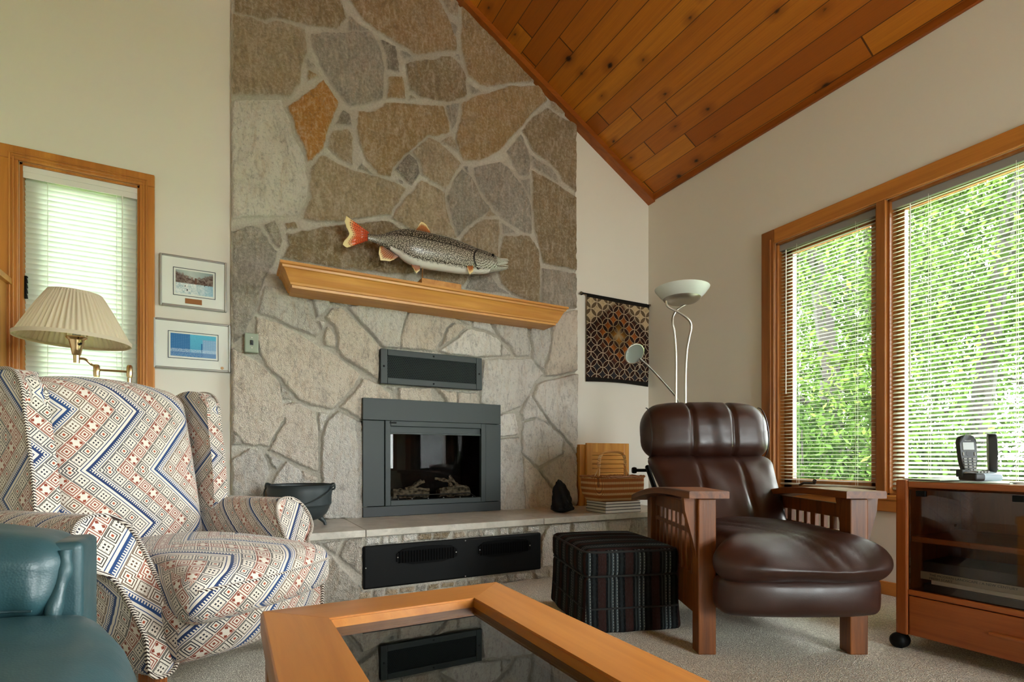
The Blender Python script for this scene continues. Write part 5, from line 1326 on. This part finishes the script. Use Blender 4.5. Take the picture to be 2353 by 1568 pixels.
def warp_rb(c):
    x, y, z = c; t = (z + .22) / .44; xs = x * (.80 + .27 * max(0, min(1, t)) ** .8); front = y < 0
    sh = .03 * t; y2 = y + .50 + t * .30
    if front: y2 += .014 * groove(xs - .05 * t + .03) - .012 * abs(math.sin(9 * xs + 3)) * .6 + .006 * math.sin(26 * xs + 10 * z) * math.exp(-((t - .75) / .3) ** 2)
    return (xs + .015 * (1 - t), y2, z * .80 + .60)
MB().rbox(.62, .14, .46, .06, (40, 3, 22), (0, .035, 0), warp_rb).build('back_cushion', BROWN, rc, ang=80)
def warp_rh(c):
    x, y, z = c; front = y < .03; y2 = y + .86 + z * .16; g_ = groove(x - .01)
    if front: y2 += .016 * g_ + .010 * math.sin(38 * x + 2 + 9 * z) * math.exp(-((x - .01) / .07) ** 2) * (0.4 + abs(z) * 3)
    z2 = z + .918 + .012 * (1 - (x / .345) ** 2) * (1 if z > 0 else -.6) - .035 * (abs(x) / .345) ** 5 * (1 if z > 0 else 0)
    if z > .1: z2 -= .010 * g_
    return (x, y2, z2)
hd = MB().rbox(.69, .20, .305, .095, (46, 3, 12), (.0, .03, .0), warp_rh).build('headrest', BROWN, rc, ang=80)
for s_ in (-1, 1):
    P = [];
    for i in range(22):
        a = -PI / 2 + PI * i / 21; c_ = Vector((s_ * .312, -.10 * math.cos(a) - .008, .150 * math.sin(a))); P.append(warp_rh(c_))
    MB().tube(P, .003, 6).build('piping', plain('dark_piping', '#1d0e0a', .4), hd)
for s_ in (-1, 1): MB().tube([(s_ * .29, .70, .55), (s_ * .29, .93, .72)], .014, 8).build('back_support', BLACK, rc)
MB().tube([(-.36, .93, .70), (.36, .93, .70)], .009, 8).build('pivot_rod', BLACK, rc)
for s_ in (-1, 1): MB().lathe([(0, -.012), (.016, -.012), (.019, 0), (.016, .012), (0, .012)], 12, T(s_ * .365, .93, .70) @ R(PI / 2, 'Y')).build('knob', BLACK, rc)

# ------------------------------------------------------------------ ottoman
ot = thing('ottoman', 'dark striped woven ottoman with skirt between coffee table and recliner', 'ottoman', W(.484, 2.577, 0), -YAW + math.radians(10.7))
OW, OD, OH = .445, .56, .37
def warp_oc(c): x, y, z = c; return (x, y, z + OH - .0625)
cu = MB().rbox(OW, OD, .125, .03, (10, 12, 4), (0.005, .005, .012), warp_oc).build('top_cushion', OTTO, ot, ang=70)
for z in (OH - .012, OH - .118):
    P = [(x * .992, y * .992, z) for x, y, _ in ring(OW, OD, 0, 60, 14)]; MB().tube(P, .005, 6, closed=True).build('piping', plain('black_piping', '#121312', .9), cu)
def warp_ok(c):
    x, y, z = c; t = (.125 - z) / .25; fl_ = 1 + .05 * max(0, t) ** 2; w = .004 * math.sin(x * 42) * math.sin(t * 2) + .004 * math.sin(y * 36) * t; return (x * fl_ + (w if abs(x) > .2 else 0), y * fl_ + (w if abs(y) > .25 else 0), z + .127)
sk = MB().rbox(OW - .004, OD - .004, .25, .025, (16, 18, 10), (0, 0, 0), warp_ok).build('skirt', OTTO, ot, ang=70)
P = [(x * 1.012, y * 1.012, .112) for x, y, _ in ring(OW, OD, 0, 60, 16)]; MB().tube(P, .0045, 6, closed=True).build('welt', plain('black_welt', '#131413', .9), sk)

# ------------------------------------------------------------------ television cabinet
cx0, cy1 = 2.388, 1.132; CD, CWD, CH = .47, 1.06, .682
cb = thing('media_cabinet', 'reddish oak cabinet on castors with glass front and drawer under the right-hand window', 'cabinet', (cx0, cy1, 0), 0)
# local: x away from the room (depth), y towards -Y (width, negative)
MB().box((0, -.042, .058), (CD, 0, CH), .006).build('side_panel', CAB['Z'], cb, smooth=False)
MB().box((0, -CWD, .058), (CD, -CWD + .042, CH), .006).build('side_panel', CAB['Z'], cb, smooth=False)
MB().box((.004, -CWD + .042, .652), (CD, -.042, .676), .003).build('top', CAB['Y'], cb, smooth=False)
MB().box((.03, -CWD + .042, .433), (CD - .02, -.042, .455), .003).build('shelf', CAB['Y'], cb, smooth=False)
MB().box((.004, -CWD + .042, .222), (CD - .01, -.042, .243), .003).build('shelf', CAB['Y'], cb, smooth=False)
MB().box((CD - .012, -CWD + .042, .06), (CD, -.042, .655)).build('back_panel', CAB['Z'], cb, smooth=False)
dr = MB().box((.006, -CWD + .045, .062), (.03, -.045, .218), .003).build('drawer', CAB['Y'], cb, smooth=False)
MB().box((-.012, -CWD + .30, .138), (.008, -.30, .150), .003).build('handle', CAB['Y'], dr, smooth=False)
MB().box((.010, -CWD + .046, .250), (.015, -.046, .644)).build('glass_door', CABGLASS, cb, smooth=False)
for y in (-.07, -.36, -.70, -.99): MB().box((.002, y - .032, .618), (.018, y + .0, .640), .002).build('hinge_clip', BLACK, cb, smooth=False)
MB().lathe([(0, 0), (.006, 0), (.006, .006), (0, .008)], 10, T(.40, -.0421, .475) @ R(PI / 2, 'X')).build('shelf_stud', BRASS, cb)
for y in (-.02, -CWD + .02):
    for x in (.03, CD - .04):
        m = MB(); m.rbox(.078, .060, .050, .024, (4, 3, 2), (0, 0, .006), None, T(x - .012, y + .012, .028)); c_ = m.build('castor', BLACK, cb, ang=60)
        MB().tube([(x, y, .04), (x, y, .062)], .01, 8).build('stem', BLACK, c_)
# books on the bottom shelf
bz = .243
for k, (th, w, l, y0, x0, mat, spm, lb) in enumerate(((.030, .27, .40, -.085, .035, COVERD, COVERD, 'dark book at the bottom of the stack behind the cabinet glass'), (.018, .25, .385, -.105, .045, plain('grey_cover', '#4b4a48', .5), COVERW, 'thin pale spined book lying second in the cabinet stack'),
        (.030, .27, .415, -.075, .03, plain('grey_spine', '#5d5a54', .5), plain('cream_spine', '#a9a393', .6), 'broad cream spined book lying third in the cabinet stack'), (.040, .22, .37, -.08, .04, COVERD, COVERD, 'thick black book with a pale slip case end on top of the cabinet stack'))):
    r = thing('book', lb, 'book', (cx0 + x0, cy1 + y0, bz), 0, 'books lying in the glass cabinet')
    MB().box((.004, -l + .004, .003), (w - .004, -.004, th - .003)).build('pages', PAPER, r, smooth=False)
    MB().box((.002, -l, 0), (w, 0, .003)).box((.002, -l, th - .003), (w, 0, th)).build('cover', mat, r, smooth=False)
    MB().box((-.001, -l, 0), (.003, 0, th), .001).build('spine', spm, r, smooth=False)
    if k == 2:
        Ml = T(-.0015, -.03, .016) @ R(-PI / 2, 'Z') @ R(PI / 2, 'X')
        lettering('THE MODERN LANDSCAPE / A NEW CENTURY', .0125, INK, r, Ml); lettering('FRESH START', .0125, INK, r, T(0, 0, -.013) @ Ml)
    bz += th
# papers on top
pz = .6765
for k, (x, y, w, l, a, c, lb) in enumerate(((.10, -.18, .24, .30, .12, '#b9c4b0', 'pale green sheet of paper under the telephone base'), (.13, -.50, .23, .31, -.2, '#cfd3cb', 'white paper lying to the right of the telephone base'), (.06, -.12, .2, .16, -.35, '#aab8a4', 'greenish brochure at the left end of the cabinet top'))):
    o = MB().box((-w / 2, -l / 2, 0), (w / 2, l / 2, .0035), .001).build('paper_sheet', plain('paper_%d' % k, c, .6), None, smooth=False); o.location = (cx0 + x + .04, cy1 + y, pz + .0035 * k); o.rotation_euler.z = a; setp(o, lb, 'paper')
pz += .0107
# telephones
pc = pd(2253, 1098, 1.93); ph = thing('cordless_phone_dock', 'silver and black cordless telephone base with keypad on the cabinet top', 'telephone base', (pc.x, pc.y, pz), -YAW); ph.scale = (.66, .68, 1)  # cordless telephone base that holds the two handsets
def warp_ph(c): x, y, z = c; return (x * (1 - .0 * z), y, z * (1 + .2 * (y / .08)) + .014 + (.006 if z > 0 else 0) * (y / .08))
MB().rbox(.155, .11, .030, .010, (8, 6, 2), (0, 0, .004), warp_ph, pk=.4).build('housing', SILV, ph, ang=60)
MB().rbox(.058, .114, .028, .010, (4, 6, 2), (0, 0, 0), lambda c: (c[0] - .0515, c[1] - .0015, c[2] + .0135)).build('end_cover', PLASTIC, ph, ang=60)
m = MB()
for i in range(4):
    for j in range(4): m.box((-.045 + i * .018, -.035 + j * .014, .028), (-.033 + i * .018, -.026 + j * .014, .0345), .001)
m.build('keypad', KEY, ph, smooth=False)
MB().box((-.085, .02, .012), (-.03, .062, .040), .004).build('cradle', PLASTIC, ph, smooth=False)
MB().box((.030, .012, .02), (.075, .055, .037), .004).build('cradle', PLASTIC, ph, smooth=False)
def handset(label, loc, rz, tilt, front):
    h = thing('telephone_handset', label, 'telephone', loc, rz)
    M_ = R(tilt, 'X')
    pr = chaikin([(-.024, 0), (.024, 0), (.027, .09), (.0275, .135), (.018, .146), (-.018, .146), (-.0275, .135), (-.027, .09)], 2)
    MB().prism(pr, .024, M_ @ T(0, -.012, 0) @ XZ, .004).build('case', PLASTIC, h, ang=50)
    MB().box((-.019, -.0135, .088), (.019, -.011, .118), .001, M_).build('screen', LCD, h, smooth=False)
    m = MB()
    for i in range(3):
        for j in range(5): m.box((-.0195 + i * .0145, -.0145, .010 + j * .0105), (-.0095 + i * .0145, -.011, .016 + j * .0105), .001, M_)
    m.box((-.021, -.0145, .066), (-.016, -.011, .080), .001, M_).box((.016, -.0145, .066), (.021, -.011, .080), .001, M_)
    m.build('keypad', KEY, h, smooth=False)
    MB().lathe([(.006, 0), (.010, 0), (.010, .002), (.006, .002)], 14, M_ @ T(0, -.011, .074) @ R(PI / 2, 'X')).build('navigation_ring', plain('dark_key', '#2c2f31', .5), h)
    lettering('Panasonic', .0052, plain('logo_silver', '#c9ccc8', .4), h, M_ @ T(0, -.0123, .123) @ R(PI / 2, 'X'), 'CENTER'); return h
q = pd(2226, 1088, 1.965); handset('left cordless handset facing the room with screen and keypad, standing in its cradle', (q.x, q.y, pz + .024), -YAW - .2, -.14, True)
q = pd(2281, 1085, 1.945); handset('right cordless handset seen edge on, standing upright at the end of the telephone base', (q.x, q.y, pz + .028), -YAW - .62 + PI / 2, -.02, False)

# ------------------------------------------------------------------ torchiere lamp in the corner
td = 3.55; base = W((1566 - CX) / FPX * td, td, 0); B_ = Vector((base.x, base.y, 0))
tl = thing('torchiere_lamp', 'brushed nickel torchiere floor lamp with twisted twin poles and white glass bowl', 'floor lamp', B_, -YAW)
k_ = td / FPX
def lp3(x, y, dy=0.0): return Vector((((x - CX) * (td + dy) - (1566 - CX) * td) / FPX, dy, ZC + (HY - y) / FPX * (td + dy)))
MB().lathe([(0, 0), (.135, 0), (.14, .012), (.12, .022), (.03, .03), (0, .03)], 32).build('base', CHROME, tl)
pa = bez([(-.035, 0, .02), lp3(1553, 930, 0), lp3(1553, 820, 0), lp3(1549, 762, 0), lp3(1545, 740, 0), lp3(1549, 722, .02), lp3(1565, 706, .04), lp3(1602, 690, .05)], 60)
pb = bez([(.035, 0, .02), lp3(1575, 930, 0), lp3(1577, 820, 0), lp3(1583, 778, 0), lp3(1588, 752, 0), lp3(1582, 735, -.02), lp3(1560, 718, -.04), lp3(1535, 705, -.05), lp3(1530, 692, -.05)], 60)
MB().tube(pa, .0075, 9).build('pole', CHROME, tl); MB().tube(pb, .0075, 9).build('pole', CHROME, tl)
bowl_c = lp3(1567, 690)
prof = [(.04, .0), (.085, .002), (.112, .014), (.142, .042), (.170, .076), (.176, .081), (.180, .079), (.177, .072), (.149, .036), (.118, .006), (.09, -.006), (.04, -.008)]
MB().lathe([(r, z) for r, z in reversed(prof)], 44, T(bowl_c.x, 0, bowl_c.z) , closed=True).build('bowl_shade', OPAL, tl, ang=60)
MB().lathe([(.0, -.018), (.06, -.017), (.095, -.010), (.118, .004), (.124, .014), (.120, .013), (.09, -.008), (.05, -.012), (0, -.012)], 36, T(bowl_c.x, 0, bowl_c.z - .004)).build('bowl_holder', CHROME, tl, ang=60)
arm = MB().tube(bez([lp3(1562, 930), lp3(1556, 918), lp3(1545, 902), lp3(1500, 852, -.05), lp3(1470, 824, -.08)], 24), .006, 8).build('reading_arm', CHROME, tl)
hc = lp3(1456, 812, -.09); M_ = T(*hc) @ R(math.radians(-58), 'X') @ R(math.radians(-18), 'Y') @ Matrix.Scale(1.25, 4)
MB().lathe([(0, .03), (.012, .028), (.022, .012), (.05, -.002), (.056, -.012), (.053, -.013), (.046, -.004), (.018, .006), (0, .008)], 28, M_).build('lamp_head', CHROME, arm, ang=60)
MB().lathe([(0, -.006), (.03, -.006), (.052, -.011), (.03, -.002), (0, 0)], 24, M_).build('lens', plain('clear_lens', '#70756f', .08), arm)
MB().tube([lp3(1468, 826, -.08), lp3(1469, 848, -.08)], .002, 5).build('handle_pin', CHROME, arm)

# ------------------------------------------------------------------ swing arm lamp behind the wing chair
sd_ = 2.52; pp_ = W((298 - CX) / FPX * sd_, sd_, 0); k_ = sd_ / FPX
sl = thing('swing_arm_lamp', 'brass swing arm floor lamp with cream pleated shade in front of the tall window', 'floor lamp', (pp_.x, pp_.y, 0), -YAW)
def sp3(x, y, dy=0.0): return Vector((((x - CX) * (sd_ + dy) - (298 - CX) * sd_) / FPX, dy, ZC + (HY - y) / FPX * (sd_ + dy)))
MB().lathe([(0, 0), (.13, 0), (.135, .012), (.11, .022), (.03, .03), (0, .032)], 32).build('base', BRASS, sl)
top = sp3(298, 850); MB().tube([(0, 0, .02), (0, 0, top.z - .04)], .0095, 10).build('pole', BRASS, sl)
ar = MB().tube([(0, 0, top.z - .01), sp3(222, 850, -.06)], .0055, 8).build('swing_arm', BRASS, sl)
for q in ((0, 0, top.z - .005), tuple(sp3(222, 851, -.06))): MB().lathe([(0, -.034), (.011, -.033), (.013, -.02), (.013, .018), (.009, .026), (0, .028)], 14, T(*q)).build('joint', BRASS, ar)
MB().tube(bez([sp3(222, 842, -.06), sp3(210, 838, -.07), sp3(196, 826, -.09), sp3(180, 824, -.10)], 16), .0055, 8).build('swing_arm', BRASS, sl)
sk_ = sp3(176, 800, -.10)
MB().lathe([(0, -.072), (.012, -.07), (.013, -.035), (.017, -.03), (.022, .0), (.030, .035), (.032, .036), (.04, .046), (.040, .05), (0, .05)], 24, T(sk_.x, sk_.y, sk_.z)).build('socket', BRASS, sl, ang=35)
for dx_ in (-.048, .048): MB().tube([(sk_.x + dx_, sk_.y, sk_.z + .05), (sk_.x + dx_, sk_.y, sk_.z + .2)], .0022, 6).build('harp', BRASS, sl)
MB().lathe([(0, .05), (.014, .05), (.016, .08), (.03, .12), (.03, .14), (.018, .165), (0, .17)], 18, T(sk_.x, sk_.y, sk_.z)).build('bulb', OPAL, sl)
MB().tube([(sk_.x + .03, sk_.y - .02, sk_.z + .012), (sk_.x + .045, sk_.y - .03, sk_.z + .014)], .005, 8).build('switch_knob', BLACK, sl)
# shade: pleated truncated cone, slightly tipped
zt_, zb_ = sp3(165, 677, -.1).z, sp3(165, 782, -.1).z; rb, rt = 134 * k_ * .755, 62 * k_ * .79; cx_ = sp3(172, 780, -.1).x
Ms = T(cx_, sk_.y, (zt_ + zb_) / 2) @ R(math.radians(1.2), 'Y'); H_ = zt_ - zb_; n = 360; V = []; F = []
lay = [(rb, -H_ / 2), (rb - .008, -H_ / 2 + .014), (rb - (rb - rt) * .33, -H_ / 6), (rb - (rb - rt) * .66, H_ / 6), (rt + .004, H_ / 2 - .012), (rt, H_ / 2)]
for li, (r, z) in enumerate(lay):
    for k in range(n):
        a = 2 * PI * k / n; pl = (.0035 * math.copysign(abs(math.sin(a * 60)) ** .6, math.sin(a * 60)) + .0012 * math.sin(a * 37)) if 0 < li < 5 else .0; V.append(Ms @ Vector(((r + pl) * math.cos(a), (r + pl) * math.sin(a), z)))
for li in range(5):
    for k in range(n): q = (k + 1) % n; F.append((li * n + k, li * n + q, li * n + n + q, li * n + n + k))
sh = MB().add(V, F).build('lamp_shade', SHADE, sl, ang=60)
for r, z in ((rb, -H_ / 2), (rt, H_ / 2)):
    MB().lathe([(r + .003, z - .007), (r + .004, z + (.010 if z < 0 else -.012)), (r - .002, z + .006 if z < 0 else z + .004), (r - .002, z - .006)], 72, Ms, closed=True).build('trim_band', SHADE, sh, ang=60)

# ------------------------------------------------------------------ teal leather sofa (faces +X; only its far end shows)
so = thing('leather_sofa', 'teal leather sofa with pillow arm at the lower left edge of the picture', 'sofa', (0, 0, 0), 0)
sy0, sy1 = -.45, 1.40
def warp_s1(c):
    x, y, z = c; k = max(0, (y - .60) / .32); k2 = max(0, (x - .24) / .2)
    return (x - .595 - .10 * k * k * k2 ** 1.0, y + .465, z + .225 + .012 * math.sin(4 * y + 3) * (z > 0) + .02 * (1 - (x / .46) ** 2) * (z > 0))
MB().rbox(.90, 1.86, .445, .085, (12, 20, 6), (.015, .0, .02), warp_s1).build('seat', TEAL, so, ang=80)
MB().rbox(.78, .145, .40, .015, (8, 3, 6), (0, 0, 0), lambda c: (c[0] - .662, c[1] + 1.462, c[2] + .395)).build('arm_panel', TEAL, so, ang=60)
def warp_s2(c):
    x, y, z = c; fr = sst(.02, .11, -y); lowz = sst(.02, -.085, z); w = (.009 * math.sin(31 * x + 1) + .006 * math.sin(57 * x)) * lowz * fr
    return (x - .695 - .012 * lowz * sst(.30, .40, x), y + 1.462 - w - .012 * lowz * fr, z + .528 + .008 * math.sin(3.5 * x + 1) - .022 * sst(.22, .40, x) * sst(-.03, .06, z))
pl = MB().rbox(.80, .23, .180, .055, (44, 6, 12), (.0, .020, .010), warp_s2).build('arm_pillow', TEAL, so, ang=80)
P = []
for i in range(40): x = -.36 + .725 * i / 39; P.append(tuple(Vector(warp_s2(Vector((x, -.118, -.060)))) + Vector((0, -.0035, 0))))
MB().tube(P, .0022, 5).build('stitched_seam', plain('teal_thread', '#1c373c', .7), pl)
P = [warp_s2(Vector((.395, -.095 + .02 * i / 24, -.082 + .15 * i / 24))) for i in range(25)]
MB().tube(P, [.013 + .002 * math.sin(i * .5) for i in range(25)], 14).build('folded_edge', TEAL, pl)
MB().box((-.45, sy0 - .0, .02), (-1.0, -.40, .62), .03).build('arm_panel', TEAL, so, smooth=False)

# ------------------------------------------------------------------ oak wall hutch at the far left
q = onY(18, 655, 3.22); hx = onY(6, 700, 3.25).x - .05
hu = thing('wall_cupboard', 'oak wall cupboard with projecting cornice just left of the tall window casing', 'cupboard', (hx, YB, 1.16))
MB().box((-.50, -.22, 0), (0, 0, .50), .003).build('body', HUTCH, hu, smooth=False)
MB().box((-.54, -.28, .475), (.022, 0, .505), .003).build('cornice', HUTCH, hu, smooth=False)
MB().box((-.49, -.238, .02), (-.02, -.22, .47), .003).build('door', HUTCH, hu, smooth=False)
MB().box((-.52, -.25, -.025), (.012, 0, 0), .003).build('base_moulding', HUTCH, hu, smooth=False)
